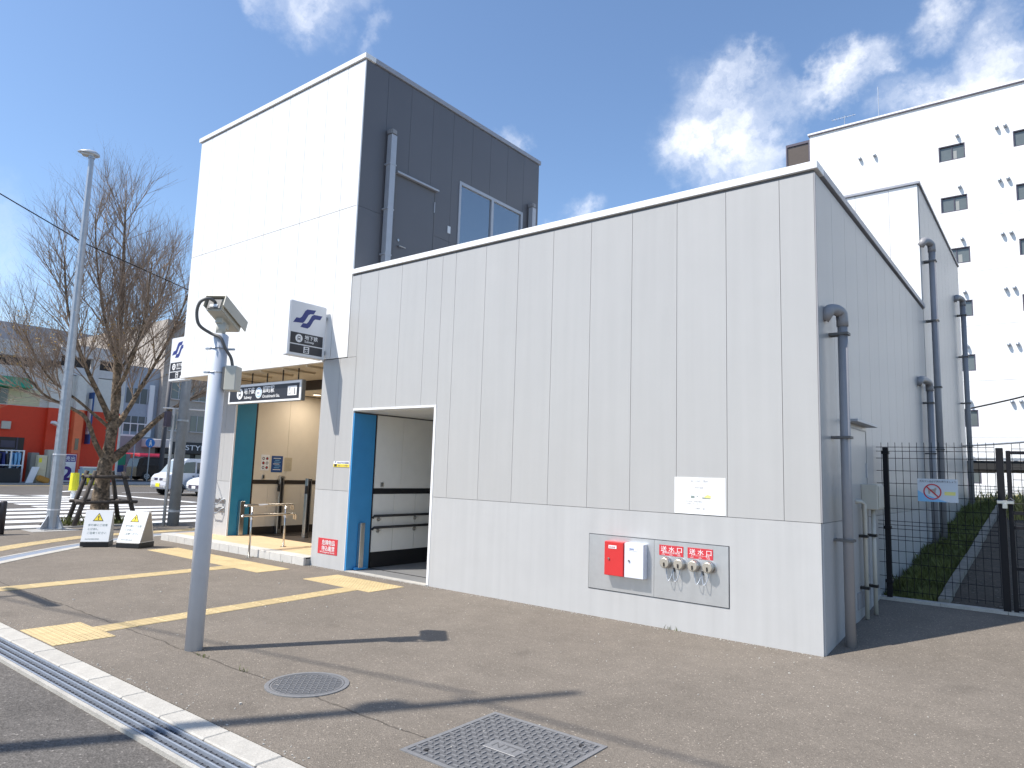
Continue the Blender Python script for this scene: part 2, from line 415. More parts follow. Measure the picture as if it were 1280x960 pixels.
def put_tile(me, x, y, a, sx=1, sy=1):
    o = bpy.data.objects.new('tactile_tile', me); COL.objects.link(o); o.parent = tp; o.location = (x, y, .0005+random.uniform(-.0008, .0008)); o.rotation_euler = (0, 0, a); o.scale = (sx, sy, 1)
def pad(x0, x1, y0, y1, nx, ny):
    for i in range(nx):
        for j in range(ny):
            dx, dy = (x1-x0)/nx, (y1-y0)/ny
            put_tile(dotm, x0+(i+.5)*dx, y0+(j+.5)*dy, 0, (dx-.004)/.29, (dy-.004)/.29)
def strip(p, q, w, n):
    p, q = Vector(p), Vector(q); d = q-p; a = math.atan2(d.y, d.x)-math.pi/2; s = d.length/n
    for i in range(n):
        c = p+d*((i+.5)/n); put_tile(barm, c.x, c.y, a, w/.29, (s-.004)/.29)
pad(-5.81, -5.01, -4.565, -4.06, 3, 2)
strip((-5.385, -4.055), (-5.60, -.91), .26, 11)
pad(-6.66, -5.25, -.91, -.30, 5, 2)
pad(-11.02, -7.55, -1.06, -.50, 12, 2)
strip((-8.24, -4.57), (-8.31, -1.065), .30, 12)
strip((-11.7, -3.7), (-13.0, -2.25), .36, 6); strip((-13.0, -2.25), (-13.85, -1.0), .36, 5); strip((-13.85, -1.0), (-14.25, 1.2), .36, 7); strip((-14.25, 1.2), (-14.3, 5.4), .36, 14)
# street crossing: zebra bars, lines
def ground_mark(name, x0, x1, y0, y1, parent=None):
    return obj(name, bx(x0, x1, y0, y1, -.029, -.025), rpaint, parent)
cw = structure('crosswalk', bx(-17.25, -16.65, 1.35, 7.5, -.029, -.025), rpaint)
ground_mark('crosswalk_bar', -17.25, -16.65, -3.2, -.75, cw)
for k in range(1, 5):
    xx = -16.95-1.47*k; ground_mark('crosswalk_bar', xx-.36, xx+.36, -3.2, 7.5, cw)
for k in range(5, 11):
    xx = -16.95-1.42*k; ground_mark('crosswalk_bar', xx-.36, xx+.36, 1.6-.05*k, 4.3, cw)
for a, b, wd in [((-31.9, 2.4), (-29.8, 4.9), .5), ((-31, 6.6), (-24.9, 7.1), .35), ((-34, 5.2), (-38, 9), .3), ((-33.5, 8), (-33.3, 30), .15)]:
    a, b = Vector(a), Vector(b); d = (b-a).normalized(); n = Vector((-d.y, d.x))*wd/2
    bm = prism(BM(), [(a.x-n.x, a.y-n.y, -.025), (b.x-n.x, b.y-n.y, -.025), (b.x+n.x, b.y+n.y, -.025), (a.x+n.x, a.y+n.y, -.025)], (0, 0, -.004))
    obj('road_line', bm, rpaint, cw)
obj('road_line', bx(-41.9, -41.7, -20, 40, -.029, -.025), mat('yellow_road_paint', (.55, .38, .10), .7, var=.1), cw)
structure('far_pavement', bx(-47, -43.2, -30, 60, -.1, .05), conc2)
structure('street_kerb', bx(-16.05, -15.9, -2.1, 6, -.12, .03), conc2)
# tree pit: soil and weeds
structure('tree_pit', bx(-17.25, -16.06, -.7, 1.3, -.1, .02), soil)
structure('lamp_footing', bx(-16.05, -15.2, -1.5, -.6, -.1, .006), conc2)
def blades(name, rects, n, hmin, hmax, m, zf=lambda x, y: 0, wid=.012):
    bm = BM()
    for (x0, x1, y0, y1), cnt in zip(rects, n):
        for k in range(cnt):
            x = random.uniform(x0, x1); y = random.uniform(y0, y1); z = zf(x, y); h = random.uniform(hmin, hmax)*(.55+.95*max(0, math.sin(x*9.1+y*2.3)*math.sin(y*4.7-x*3)+.2*math.sin(y*13)+.25)); a = random.uniform(0, 6.28); l = random.uniform(.1, .6)*h
            dx, dy = math.cos(a), math.sin(a); wv = random.uniform(.5, 1.3)*wid
            p = [(x-dy*wv, y+dx*wv, z), (x+dy*wv, y-dx*wv, z), (x+dx*l*.4+dy*wv*.6, y+dy*l*.4-dx*wv*.6, z+h*.6), (x+dx*l, y+dy*l, z+h)]
            vs = [bm.verts.new(q) for q in p]; bm.faces.new(vs)
    return obj(name, bm, m, kind='stuff')
tag(blades('tree_pit_grass', [(-17.2, -16.1, -.65, 1.25)], [900], .03, .16, grassm, lambda x, y: .02), 'short green weeds growing round the foot of the street tree', 'weeds')
# grass strip behind the fence, with its concrete edging
tag(blades('alley_grass', [(.03, .55, 2.62, 13), (.02, .25, 2.6, 13)], [15000, 5000], .03, .125, grassm, lambda x, y: zg(1, y)-.01, .010), 'rough green grass along the foot of the wall behind the mesh fence', 'grass')
tag(blades('dry_grass', [(.8, 4, 10.5, 14), (-.1, 6, 13, 24)], [5000, 6000], .05, .25, grassdry, lambda x, y: zg(1, y)-.01, .014), 'yellowish dry grass in the sun at the far end of the alley', 'grass')
ed = structure('alley_edging', bx(.57, .58, 2.7, 2.72, .1, .2), conc2)
y = 2.6
while y < 13:
    l = random.uniform(.45, .6); bm = BM(); obox(bm, (.63+random.uniform(-.012, .012), y+l/2, zg(1, y+l/2)+.01), (1,0,0), Vector((0,1,.09)).normalized(), (0,-.09,1), .055, l/2-.008, .05)
    obj('edging_stone', bm, mat('mossy_concrete', (.20, .19, .165), .9, var=.3, scale=9, rnd=.12), ed); y += l
rb = random.Random(4)
bm = BM()
for k in range(900):
    x, y = rb.uniform(.7, 3), rb.uniform(2.6, 12); s = rb.uniform(.006, .02); z = zg(1, y)-.012
    obox(bm, (x, y, z), Vector((1, rb.uniform(-1, 1), 0)).normalized(), (0, 0, 1), (0, 1, 0), s, s*.5, s*.8)
tag(obj('gravel', bm, mat('gravel_brown', (.14, .125, .105), .9, var=.3, scale=8), kind='stuff'), 'scattered grey gravel on the bare dirt behind the gate', 'gravel')
bm = BM()
for (x0, x1) in ((-.02, .62), (.625, 1.25), (1.255, 2.0), (2.005, 3.0), (3.005, 4.2)): box(bm, x0, x1, 2.465, 2.60, .1, .255)
structure('fence_kerb', bm, conc)

rb = random.Random(9); bm = BM()
for k in range(900):
    if k < 380: x = rb.uniform(-7.7, 0); y = -abs(rb.gauss(0, .05))-.012
    elif k < 520: x = rb.uniform(-7, 2); y = -4.555+abs(rb.gauss(0, .04))
    else: x = rb.uniform(-9, 3); y = rb.uniform(-4.5, -.1)
    s = rb.uniform(.002, .006) if k < 880 else rb.uniform(.006, .011)
    a = rb.uniform(0, 3.14); obox(bm, (x, y, s*.4), (math.cos(a), math.sin(a), 0), (-math.sin(a), math.cos(a), 0), Z if False else Vector((0, 0, 1)), s, s*rb.uniform(.5, .9), s*.5)
tag(obj('grit', bm, conc, kind='stuff'), 'fine pale grit and chips scattered on the asphalt and along the wall foot', 'grit')
tag(blades('joint_weeds', [(-3.95, -3.75, -3.89, -3.83), (-3.3, -3.2, -3.88, -3.85), (-9.3, -7.9, -.15, -.128), (-1.6, -1.4, -.03, -.006)], [26, 8, 40, 14], .01, .035, grassm, lambda x, y: 0, .004), 'tiny green weeds in the asphalt joint and along the step', 'weeds')

# ================================================================== STATION ENTRANCE BUILDING
B = thing('station_building', (-6.3, 3, 0), 'white and grey panelled subway entrance building with tall white tower and low grey block', 'building')
def part(name, bm, m, **k): return obj(name, bm, m, B, **k)
T = .03
# --- cores (backing walls behind the cladding)
bm = BM()
box(bm, -5.10, -.035, .036, .2, -.2, 4.60)                 # front right
box(bm, -6.87, -5.10, .036, .2, 2.50, 4.60)                # over the passage
box(bm, -7.72, -6.90, .036, 5.0, -.2, 3.27)                # pier between the openings
box(bm, -.2, -.036, .2, 6.89, -.2, 4.60)                   # alley wall
box(bm, -7.1, -.2, 6.7, 6.89, -.2, 4.60)
box(bm, -7.1, -.2, .2, 6.7, 4.42, 4.50)                    # roof deck
part('core_wall', bm, core)
bm = BM()
box(bm, -12.5, -7.166, .036, .2, 3.36, 8.40); box(bm, -7.32, -7.166, .2, 4.99, 3.30, 8.40); box(bm, -12.52, -12.3, .036, 5, 3.36, 8.40); box(bm, -12.5, -7.3, 4.8, 5.0, 3.3, 8.40); box(bm, -12.3, -7.32, .2, 4.8, 8.2, 8.36)
part('core_wall', bm, core)
part('side_cladding', bx(-12.55, -12.525, .031, 5.0, 3.32, 8.43), white_panel)
# --- cladding
low = [-5.10]+[-.349-.561*k for k in range(8, -1, -1)]+[-.012]
panels(B, grey_panel, 'y', 0, T, low, [1.204, 4.655])
panels(B, grey_panel, 'y', 0, T, [-6.915, -6.49, -5.95, -5.42, -5.10], [2.49, 4.655])
panels(B, grey_panel, 'y', 0, T, [-7.13, -6.915], [3.315, 4.655])
panels(B, grey_panel, 'y', 0, T, [-7.75, -7.31, -6.905], [1.204, 3.315])
panels(B, plinth, 'y', 0, T, [-7.75, -6.905], [-.1, 1.204], name='plinth_panel')
panels(B, plinth, 'y', 0, T, [-5.10, -.012], [-.1, 1.204], name='plinth_panel')
part('corner_trim', bx(-.0115, .002, -.002, .02, 1.208, 4.65), pipe_g)
tw = [-12.55, -12.11, -11.55, -10.99, -10.41, -9.85, -9.29, -8.715, -8.147, -7.583, -7.14]
panels(B, white_panel, 'y', 0, T, tw, [3.322, 5.865, 8.435], gap=.0055)
part('drip_edge', bbox(-12.56, -7.756, -.012, .06, 3.285, 3.34, .004), coping_w)
part('corner_trim', bx(-7.139, -7.128, -.003, .02, 4.77, 8.43), coping_w)
# dark side of the tower (door and window openings left out)
DOOR = (.82, 1.785, 4.45, 6.70); WIN = (2.42, 4.44, 4.9, 7.15)
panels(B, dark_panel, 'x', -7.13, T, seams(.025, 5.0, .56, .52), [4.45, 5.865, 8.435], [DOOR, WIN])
# alley side of the low block
panels(B, grey_panel, 'x', 0, T, seams(.022, 6.90, .565, .62), [1.204, 4.655])
panels(B, plinth, 'x', 0, T, [.022, 1.05, 6.90], [-.1, 1.204], [(1.05, 1.95, -.1, 2.2)], name='plinth_panel')
# copings
def coping(x0, x1, y0, y1, z0, z1, m, name='coping'): return part(name, bbox(x0, x1, y0, y1, z0, z1, .004), m)
coping(-7.128, .03, -.025, .23, 4.685, 4.765, coping_w)
part('shadow_gap', bx(-7.127, -.013, .012, .1, 4.655, 4.69), core)
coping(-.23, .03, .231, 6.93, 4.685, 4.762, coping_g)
part('shadow_gap', bx(-.1, -.015, .1, 6.9, 4.655, 4.69), core)
coping(-12.62, -7.105, -.03, .2, 8.455, 8.545, coping_w)
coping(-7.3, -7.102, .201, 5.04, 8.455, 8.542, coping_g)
coping(-12.62, -12.4, .201, 5.04, 8.455, 8.542, coping_w)
coping(-12.399, -7.301, 4.8, 5.04, 8.455, 8.541, coping_w)
part('shadow_gap', bx(-12.5, -7.15, .012, 4.9, 8.43, 8.458), core)
# far block
bm = BM(); box(bm, -5, -.036, 6.94, 13, -.2, 6.95); part('core_wall', bm, core)
panels(B, white_panel, 'y', 6.905, T, seams(-5, -.012, .565), [4.5, 6.98], gap=.003)
panels(B, grey_panel, 'x', 0, T, seams(6.94, 13.0, .565), [-.1, 2.4, 6.98])
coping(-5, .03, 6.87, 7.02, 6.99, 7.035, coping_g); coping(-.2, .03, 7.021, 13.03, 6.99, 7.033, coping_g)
# --- tower door, window, plates, ducts
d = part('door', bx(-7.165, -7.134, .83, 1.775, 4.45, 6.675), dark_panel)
obj('door_frame', box(box(bx(-7.16, -7.128, .815, .829, 4.45, 6.69), -7.16, -7.128, 1.776, 1.79, 4.45, 6.69), -7.16, -7.128, .829, 1.776, 6.676, 6.69), core, d)
obj('rain_hood', bbox(-7.13, -7.06, .78, 1.82, 6.70, 6.735, .004), frame_g, d)
h = BM(); cyl(h, (-7.134, .93, 5.42), (-7.085, .93, 5.42), .012, 8); tube(h, [(-7.085, .93, 5.42), (-7.085, 1.07, 5.415)], .011, 8); cyl(h, (-7.134, .93, 5.53), (-7.12, .93, 5.53), .022, 10); obj('handle', h, steel, d)
for z in (6.4, 5.25): obj('hinge', bx(-7.135, -7.118, 1.765, 1.782, z-.1, z+.1), frame_g, d)
cg = mat('coated_glass', (.055, .075, .10), .04, var=0, spec=.8); cg.node_tree.nodes['Principled BSDF'].inputs['IOR'].default_value = 2.6
wn = part('window', bx(-7.160, -7.150, 2.44, 4.42, 4.9, 7.13), cg)
for (a, b, c, e) in ((2.42, 2.475, 4.9, 7.15), (4.385, 4.44, 4.9, 7.15), (3.395, 3.465, 4.9, 7.09), (2.475, 4.385, 7.09, 7.15)):
    obj('frame', bx(-7.19, -7.118+(.003 if c < 5 and e > 7.1 else 0), a, b, c, e), frame_g, wn)
part('switch_plate', bbox(-7.13, -7.115, 2.14, 2.22, 6.02, 6.16, .004), sign_w)
for (y, z1) in ((.60, 7.40), (4.68, 7.42)):
    bm = BM(); box(bm, -7.10, -6.99, y-.06, y+.06, 4.5, z1-.11); dct = part('duct', bm, frame_g)
    obj('duct_head', bbox(-7.13, -6.985, y-.065, y+.065, z1-.108, z1, .02, 2), pipe_g, dct)
    for z in (5.15, 5.95, 6.75): obj('bracket', bx(-7.13, -6.985, y-.075, y+.075, z, z+.025), frame_g, dct)
part('roof_deck', bx(-7.09, -.24, .24, 6.7, 4.505, 4.52), conc2)
# --- ground floor behind the tower: recessed wall stub, teal reveal, hall
bm = BM(); box(bm, -12.2, -11.49, .695, 1.15, -.2, 3.28); box(bm, -12.2, -11.5, 1.15, 5, -.2, 3.28); box(bm, -11.5, -7.73, 4.9, 5.0, -.2, 3.28); part('core_wall', bm, core)
panels(B, grey_panel, 'y', .66, T, [-12.22, -11.80, -11.453], [1.204, 3.28])
panels(B, plinth, 'y', .66, T, [-12.22, -11.453], [-.05, 1.204], name='plinth_panel')
part('side_cladding', bx(-12.25, -12.223, .66, 5, -.1, 3.28), grey_panel)
part('teal_panel', bx(-11.49, -11.45, .692, 1.13, .122, 2.92), teal_m); part('teal_head', bx(-11.49, -11.449, .692, 1.13, 2.924, 3.27), tan)
part('corner_trim', bx(-11.452, -11.44, .655, .69, .122, 2.92), coping_w)
part('shadow_gap', bx(-11.49, -11.46, 1.131, 1.17, .122, 3.27), darkbrown)
ys = [1.172, 1.534, 1.935, 2.36, 2.80, 3.25, 3.7, 4.2, 4.9]
panels(B, tan, 'x', -11.46, .025, [1.172, 1.95, 2.75, 3.55, 4.3, 4.9], [1.24, 3.10], name='hall_panel')
panels(B, tan, 'x', -11.46, .025, ys, [.27, 1.158], name='hall_panel')
part('hall_band', bx(-11.485, -11.452, 1.172, 4.9, 1.158, 1.238), darkbrown)
part('skirting', bx(-11.485, -11.455, 1.172, 4.9, -.1, .268), darkbrown)
panels(B, tan, 'y', 4.87, .025, [-11.45, -10.6, -9.7, -8.8, -7.73], [-.1, 3.10], name='hall_panel')
part('hall_ceiling', bx(-11.46, -7.73, 1.5, 4.9, 3.11, 3.16), tan)
part('lintel', bx(-11.46, -7.73, 1.46, 1.499, 3.09, 3.28), darkbrown)
panels(B, soffit_m, 'z', 3.285, .02, [-12.5, -11.8, -11.1, -10.4, -9.7, -9.0, -8.3, -7.73], [.062, .75, 1.46], name='soffit_panel')
for x in (-11.1, -10.4, -9.7, -9.0, -8.3): part('soffit_rib', bx(x-.02, x+.02, .065, .75, 3.25, 3.284), soffit_m)
em = bpy.data.materials.new('lamp_glow'); em.use_nodes = True; em.node_tree.nodes['Principled BSDF'].inputs['Emission Color'].default_value = (1, .82, .6, 1); em.node_tree.nodes['Principled BSDF'].inputs['Emission Strength'].default_value = 2.0
for (x, y) in ((-10.85, 2.17), (-9.3, 2.17), (-10.1, 3.6)):          # one hall downlight is seen; the others are added to brighten the interior
    bm = BM(); cyl(bm, (x, y, 3.09), (x, y, 3.112), .10, 20); dl = part('downlight', bm, sign_w)
    bm = BM(); cyl(bm, (x, y, 3.086), (x, y, 3.0895), .08, 20); obj('lamp_disc', bm, em, dl)
    la = bpy.data.lights.new('downlight', 'AREA'); la.shape = 'DISK'; la.size = .16; la.energy = 7; la.color = (1, .88, .74); lo = bpy.data.objects.new('downlight_fill_lamp', la); COL.objects.link(lo); lo.location = (x, y, 3.08)
part('hall_floor', bx(-12.3, -7.73, 1.22, 5, -.1, .118), darkbrown)
# flood barrier posts
for (x, y, z0, z1, wd) in ((-11.40, .92, .12, .81, .05), (-11.40, 1.80, .12, 1.33, .055), (-10.36, 1.75, .12, 1.31, .055)):
    po = part('barrier_post', bbox(x-.04, x+.05, y-wd, y+wd, z0, z1, .006), steel)
    if z1 > 1: obj('slot', bx(x+.0505, x+.054, y-.02, y+.02, z0+.1, z1-.05), black, po); obj('clip', bx(x-.01, x+.06, y-wd-.012, y-wd, 1.0, 1.16), black, po)
# --- platform and step tiles
pf = part('platform', bx(-12.5, -7.752, -.08, 1.22, -.1, .1), conc2)
x = -12.5; n = 15; dx = (12.5-7.752)/n
for k in range(n):
    obj('step_tile', bbox(x+.003, x+dx-.003, -.125, -.0815, -.09, .118, .003), steptile, pf)
    obj('step_tile', bbox(x+.003, x+dx-.003, -.125, .13, .1185, .126, .002), steptile, pf); x += dx
for i in range(16):
    for j in range(3):
        a = -12.48+i*.295; b = .137+j*.36
        obj('floor_tile', bx(a, a+.291, b, b+.354, .1005, .123), peach if not (j == 1 and False) else steptile, pf)
# handrail on the step
hr = thing('handrail', (-9.17, .1, 0), 'stainless steel double handrail on the step of the station entrance', 'handrail')
for (x, y, z) in ((-9.11, -.25, 0), (-9.20, .47, .123)):
    bm = BM(); cyl(bm, (x, y, z), (x, y, .845), .017, 12); ps = obj('post', bm, steel, hr, smooth=True)
    bm = BM(); cyl(bm, (x, y, z), (x, y, z+.012), .055, 16); obj('flange', bm, steel, ps)
    for zz in (.67, .84):
        bm = BM(); tube(bm, [(x, y, zz-.03), (x+.03, y, zz-.03), (x+.05, y, zz)], .009, 8); obj('arm', bm, steel, ps)
        bm = BM(); tube(bm, [(x, y, zz-.03), (x-.03, y, zz-.03), (x-.05, y, zz)], .009, 8); obj('arm', bm, steel, ps)
for (dx, z, y0, y1) in ((.05, .862, -.40, .585), (-.06, .862, -.36, .62), (.05, .69, -.46, .655), (-.06, .69, -.40, .69)):
    xa, xb = -9.10+dx, -9.20+dx
    bm = BM(); tube(bm, [(xa, y0, z-.015), (xa, y0, z), (xa-.001, y0+.02, z+.012), (xb, y1-.03, z+.012), (xb, y1, z), (xb, y1, z-.09)], .017, 10); obj('rail', bm, steel, hr, smooth=True)
bm = BM(); tube(bm, [(-9.075, -.16, .875), (-9.095, .02, .875)], .0185, 10); obj('braille_plate', bm, whitep, hr)
# wall brackets on the stub wall
for i, (z0, lab) in enumerate(((.80, 'upper stainless folding bracket on the grey wall stub beside the teal panel'), (.62, 'lower stainless folding bracket on the grey wall stub beside the teal panel'))):
    t = thing('wall_bracket', (-11.8, .66, z0), lab, 'bracket', 'folding brackets on the wall stub')
    obj('back_plate', bbox(-12.06, -11.58, .645, .66, z0-.04, z0+.035, .006), steel, t)
    bm = BM(); tube(bm, [(-12.04, .645, z0+.05), (-12.02, .60, z0+.03), (-11.95, .56, z0-.06), (-11.68, .56, z0-.06), (-11.6, .60, z0+.03), (-11.58, .645, z0+.05)], .012, 8); obj('arm', bm, galv, t)
    for xx in (-11.97, -11.68): obj('clip', bbox(xx-.03, xx+.03, .59, .645, z0+.01, z0+.06, .005), steel, t)
bm = BM(); tube(bm, [(-12.22, .655, 1.52), (-11.68, .64, .86)], .005, 5); tag(obj('stay_wire', bm, steel), 'thin steel wire running down the wall stub to the upper bracket', 'wire')
# --- right passage
part('blue_panel', bx(-6.905, -6.87, .002, .44, .005, 2.415), blue_m)
part('shadow_gap', bx(-6.905, -6.88, .441, .475, .005, 2.415), black)
ys = [.478, .92, 1.40, 1.88, 2.36, 2.84, 3.32, 3.8, 4.3, 4.9]
panels(B, inner_w, 'x', -6.872, .025, [.478, 1.05, 1.75, 2.45, 3.15, 3.85, 4.9], [1.25, 2.42], name='passage_panel')
panels(B, inner_w, 'x', -6.872, .025, ys, [.25, 1.162], name='passage_panel')
part('passage_band', bx(-6.895, -6.864, .478, 4.9, 1.163, 1.249), black)
part('skirting', bx(-6.895, -6.868, .478, 4.9, -.05, .249), black)
part('switch_plate', bbox(-6.872, -6.862, .60, .67, 1.275, 1.345, .003), steel)
for z in (.82, .64):
    bm = BM(); tube(bm, [(-6.84, .46, z-.03), (-6.80, .46, z), (-6.80, 4.6, z)], .021, 10); ra = part('rail', bm, black, smooth=True)
    for yy in (.60, 1.40, 2.2, 3.0):
        bm = BM(); cyl(bm, (-6.872, yy, z-.06), (-6.862, yy, z-.06), .035, 10); tube(bm, [(-6.87, yy, z-.06), (-6.80, yy, z-.05), (-6.80, yy, z-.015)], .009, 6); obj('bracket', bm, steel, ra)
part('passage_ceiling', bx(-6.9, -5.1, .04, 5, 2.44, 2.50), inner_w)
part('passage_end', bx(-6.9, -5.1, 4.9, 5.0, -.1, 2.44), inner_w)
part('passage_side', bx(-5.135, -5.10, .03, 4.9, -.1, 2.44), inner_w)
part('passage_floor', bx(-6.87, -5.135, .10, 4.9, -.05, .008), mat('passage_floor_tile', (.20, .20, .20), .5, var=.1))
part('sill', bx(-6.87, -5.135, -.02, .098, -.05, .012), conc)
part('door_track', bx(-6.87, -5.135, .45, .47, .0085, .013), black)
part('opening_trim', bx(-6.906, -6.898, -.006, .03, .01, 2.488), coping_w)
part('opening_trim', bx(-5.138, -5.098, -.006, .03, .01, 2.455), coping_w)
part('opening_trim', bx(-6.906, -5.098, -.008, .03, 2.456, 2.489), coping_w)
# guard post let into the blue panel
bm = BM(); pts = arc_pts(lambda a: (-6.845, .24+.045*math.cos(a), .72+.0*math.sin(a)), 0, math.pi, 4)
gp = part('guard_post', bbox(-6.868, -6.80, .195, .285, .01, .72, .008), steel)
obj('foot', bbox(-6.868, -6.79, .12, .36, .0, .05, .02), blue_m, gp)
# --- alley side: door, canopy, meter, pipes
ad = part('door', bx(-.034, .002, 1.06, 1.94, .12, 2.18), grey_panel)
obj('door_frame', box(box(bx(-.03, .006, 1.045, 1.059, .1, 2.19), -.03, .006, 1.941, 1.955, .1, 2.19), -.03, .006, 1.059, 1.941, 2.181, 2.195), pipe_g, ad)
obj('hinge', bx(.002, .014, 1.90, 1.93, .55, .72), frame_g, ad); obj('hinge', bx(.002, .014, 1.90, 1.93, 1.65, 1.82), frame_g, ad)
obj('rain_hood', bbox(.0, .12, 1.0, 2.0, 2.235, 2.265, .003), frame_g, ad)
obj('vent', bx(.002, .016, 1.3, 1.75, .25, .42), pipe_g, ad)
def downpipe(xo, y0, ytop, z, r, zb, brackets, m=pipe_g, ybase=None):
    yb = y0 if ybase is None else ybase
    pts = [(-.01, ytop, z-.09), (.03, ytop, z-.03)]+[(.03+(xo-.03)*(1-math.cos(a))/2, ytop+(y0-ytop)*(1-math.cos(a))/2, z-.03+.05*math.sin(a)) for a in [math.pi*k/8 for k in range(1, 8)]]+[(xo, y0, z-.08)]
    bm = BM(); tube(bm, pts+[(xo, y0, z-.14)], r*1.18, 14); e = BM(); tube(e, [(xo, y0, z-.14), (xo, yb, zb)], r, 16)
    p = part('drain_pipe', e, m, smooth=True); obj('elbow', bm, m, p, smooth=True)
    for q in brackets:
        bb = BM(); box(bb, .0, xo+r+.012, y0-r-.012, y0+r+.012, q, q+.025); obj('bracket', bb, cable_m, p)
    return p
downpipe(.12, .44, .24, 3.29, .048, .03, (3.06, 2.02, 1.02))
downpipe(.10, 6.5, 5.95, 3.30, .05, .5, (2.95, 2.1), ybase=6.5)
downpipe(.13, 7.25, 6.95, 5.93, .055, .6, (5.6, 4.5, 3.3, 2.2))
downpipe(.13, 12.3, 11.9, 5.98, .055, 1.0, (5.6, 4.6, 3.5, 2.5))
mb = part('meter_box', bbox(.0, .17, 1.62, 1.92, 1.30, 1.58, .008), cream)
obj('lid', bbox(.171, .182, 1.64, 1.90, 1.32, 1.56, .003), cream, mb)
for (x, y, z0, z1) in ((.10, 1.72, .16, 1.3), (.06, 1.48, .14, 1.36)):
    bm = BM(); tube(bm, [(x, y, z0), (x, y, z1)] + ([(x-.03, y-.02, z1+.03), (.0, y-.15, z1+.03)] if z1 > 1.31 else []), .022, 10); cp = part('conduit', bm, cream, smooth=True)
    for z in (.45, 1.0): obj('bracket', bx(.0, x+.03, y-.035, y+.035, z, z+.03), black, cp)

# ================================================================== SIGNS AND FIXTURES ON THE BUILDING
X, Y, Z = Vector((1, 0, 0)), Vector((0, 1, 0)), Vector((0, 0, 1))
S1 = [(440,270),(410,318),(375,312),(350,322),(300,400),(280,418),(165,400),(205,345),(245,355),(268,340),(310,270),(335,252)]
S2 = [(520,345),(490,392),(430,380),(410,395),(365,470),(335,490),(250,465),(280,420),(325,428),(345,410),(390,335),(415,322)]
def emb(poly):
    r = []
    for x, y in poly:
        u = (x-140+(y-120)*.067)/450; r.append((u, 1-(y-(120+u*115))/668))
    return r
def train_icon(O, u, v, cx, cy, r, parent):
    plate('roundel', O, u, v, disc(cx, cy, r, 20), whitep, parent, off=.0024)
    plate('train_icon', O, u, v, [(cx-.42*r, cy-.35*r), (cx+.42*r, cy-.35*r), (cx+.42*r, cy+.4*r), (cx+.28*r, cy+.55*r), (cx-.28*r, cy+.55*r), (cx-.42*r, cy+.4*r)], charcoal, parent, off=.0038)
    plate('train_icon', O, u, v, rect(cx-.3*r, cx+.3*r, cy+.02*r, cy+.36*r), whitep, parent, off=.0052)
    for s in (-1, 1):
        plate('train_icon', O, u, v, disc(cx+s*.24*r, cy-.18*r, .09*r, 8), whitep, parent, off=.0052)
        plate('train_icon', O, u, v, [(cx+s*.2*r, cy-.36*r), (cx+s*.3*r, cy-.36*r), (cx+s*.5*r, cy-.62*r), (cx+s*.38*r, cy-.62*r)], charcoal, parent, off=.0038)
def projecting_sign(corner, u, wd, ht, th, label, bracket_to):
    """corner = lower left of the face we see; u = direction to the right along the face"""
    O = Vector(corner); n = u.cross(Z); c = O+u*wd/2
    t = thing('subway_sign', (c.x, c.y, O.z), label, 'sign', 'projecting subway signs')
    bm = BM(); obox(bm, O+u*wd/2+Z*ht/2-n*th/2, u, n, Z, wd/2, th/2, ht/2); bmesh.ops.bevel(bm, geom=bm.edges[:], offset=.012, segments=2, affect='EDGES'); obj('sign_box', bm, sign_w, t)
    for P in (S1, S2): plate('emblem', O, u, Z, [(a*wd, b*ht) for a, b in emb(P)], navy, t)
    plate('panel', O, u, Z, rect(.055*wd, .93*wd, .225*ht, .425*ht), charcoal, t)
    plate('panel', O, u, Z, rect(.055*wd, .93*wd, .055*ht, .205*ht), charcoal, t)
    train_icon(O, u, Z, .28*wd, .325*ht, .075*ht, t)
    text('地下鉄', O, u, Z, .43*wd, .325*ht, .115*wd, whitep, t, width=.36*wd, bold=.012)
    text('Subway', O, u, Z, .43*wd, .265*ht, .075*wd, whitep, t, width=.26*wd, bold=.01)
    plate('lift_icon', O, u, Z, rect(.42*wd, .57*wd, .07*ht, .19*ht), whitep, t, off=.0024)
    plate('lift_icon', O, u, Z, rect(.445*wd, .545*wd, .08*ht, .135*ht), charcoal, t, off=.0038)
    for s in (.47, .52): plate('lift_icon', O, u, Z, disc(s*wd, .105*ht, .012*wd, 8), whitep, t, off=.0052)
    plate('lift_icon', O, u, Z, rect(.45*wd, .54*wd, .15*ht, .175*ht), charcoal, t, off=.0038)
    for fz in (.15, .8):
        a = O+u*wd*.98+Z*ht*fz-n*th/2
        bm = BM(); obox(bm, (a+Vector(bracket_to)+Z*0)/1 if False else a+u*(bracket_to/2), u, n, Z, bracket_to/2, .03, .03); obj('bracket', bm, galv, t)
    return t
projecting_sign((-7.676, -.75, 3.30), Y, .70, .885, .13, 'subway sign jutting from the tower front above the entrance pillar, in shade', .05)
projecting_sign((-13.60, .25, 3.30), X, .74, .965, .13, 'sunlit subway sign sticking out past the left edge of the white tower', .31)
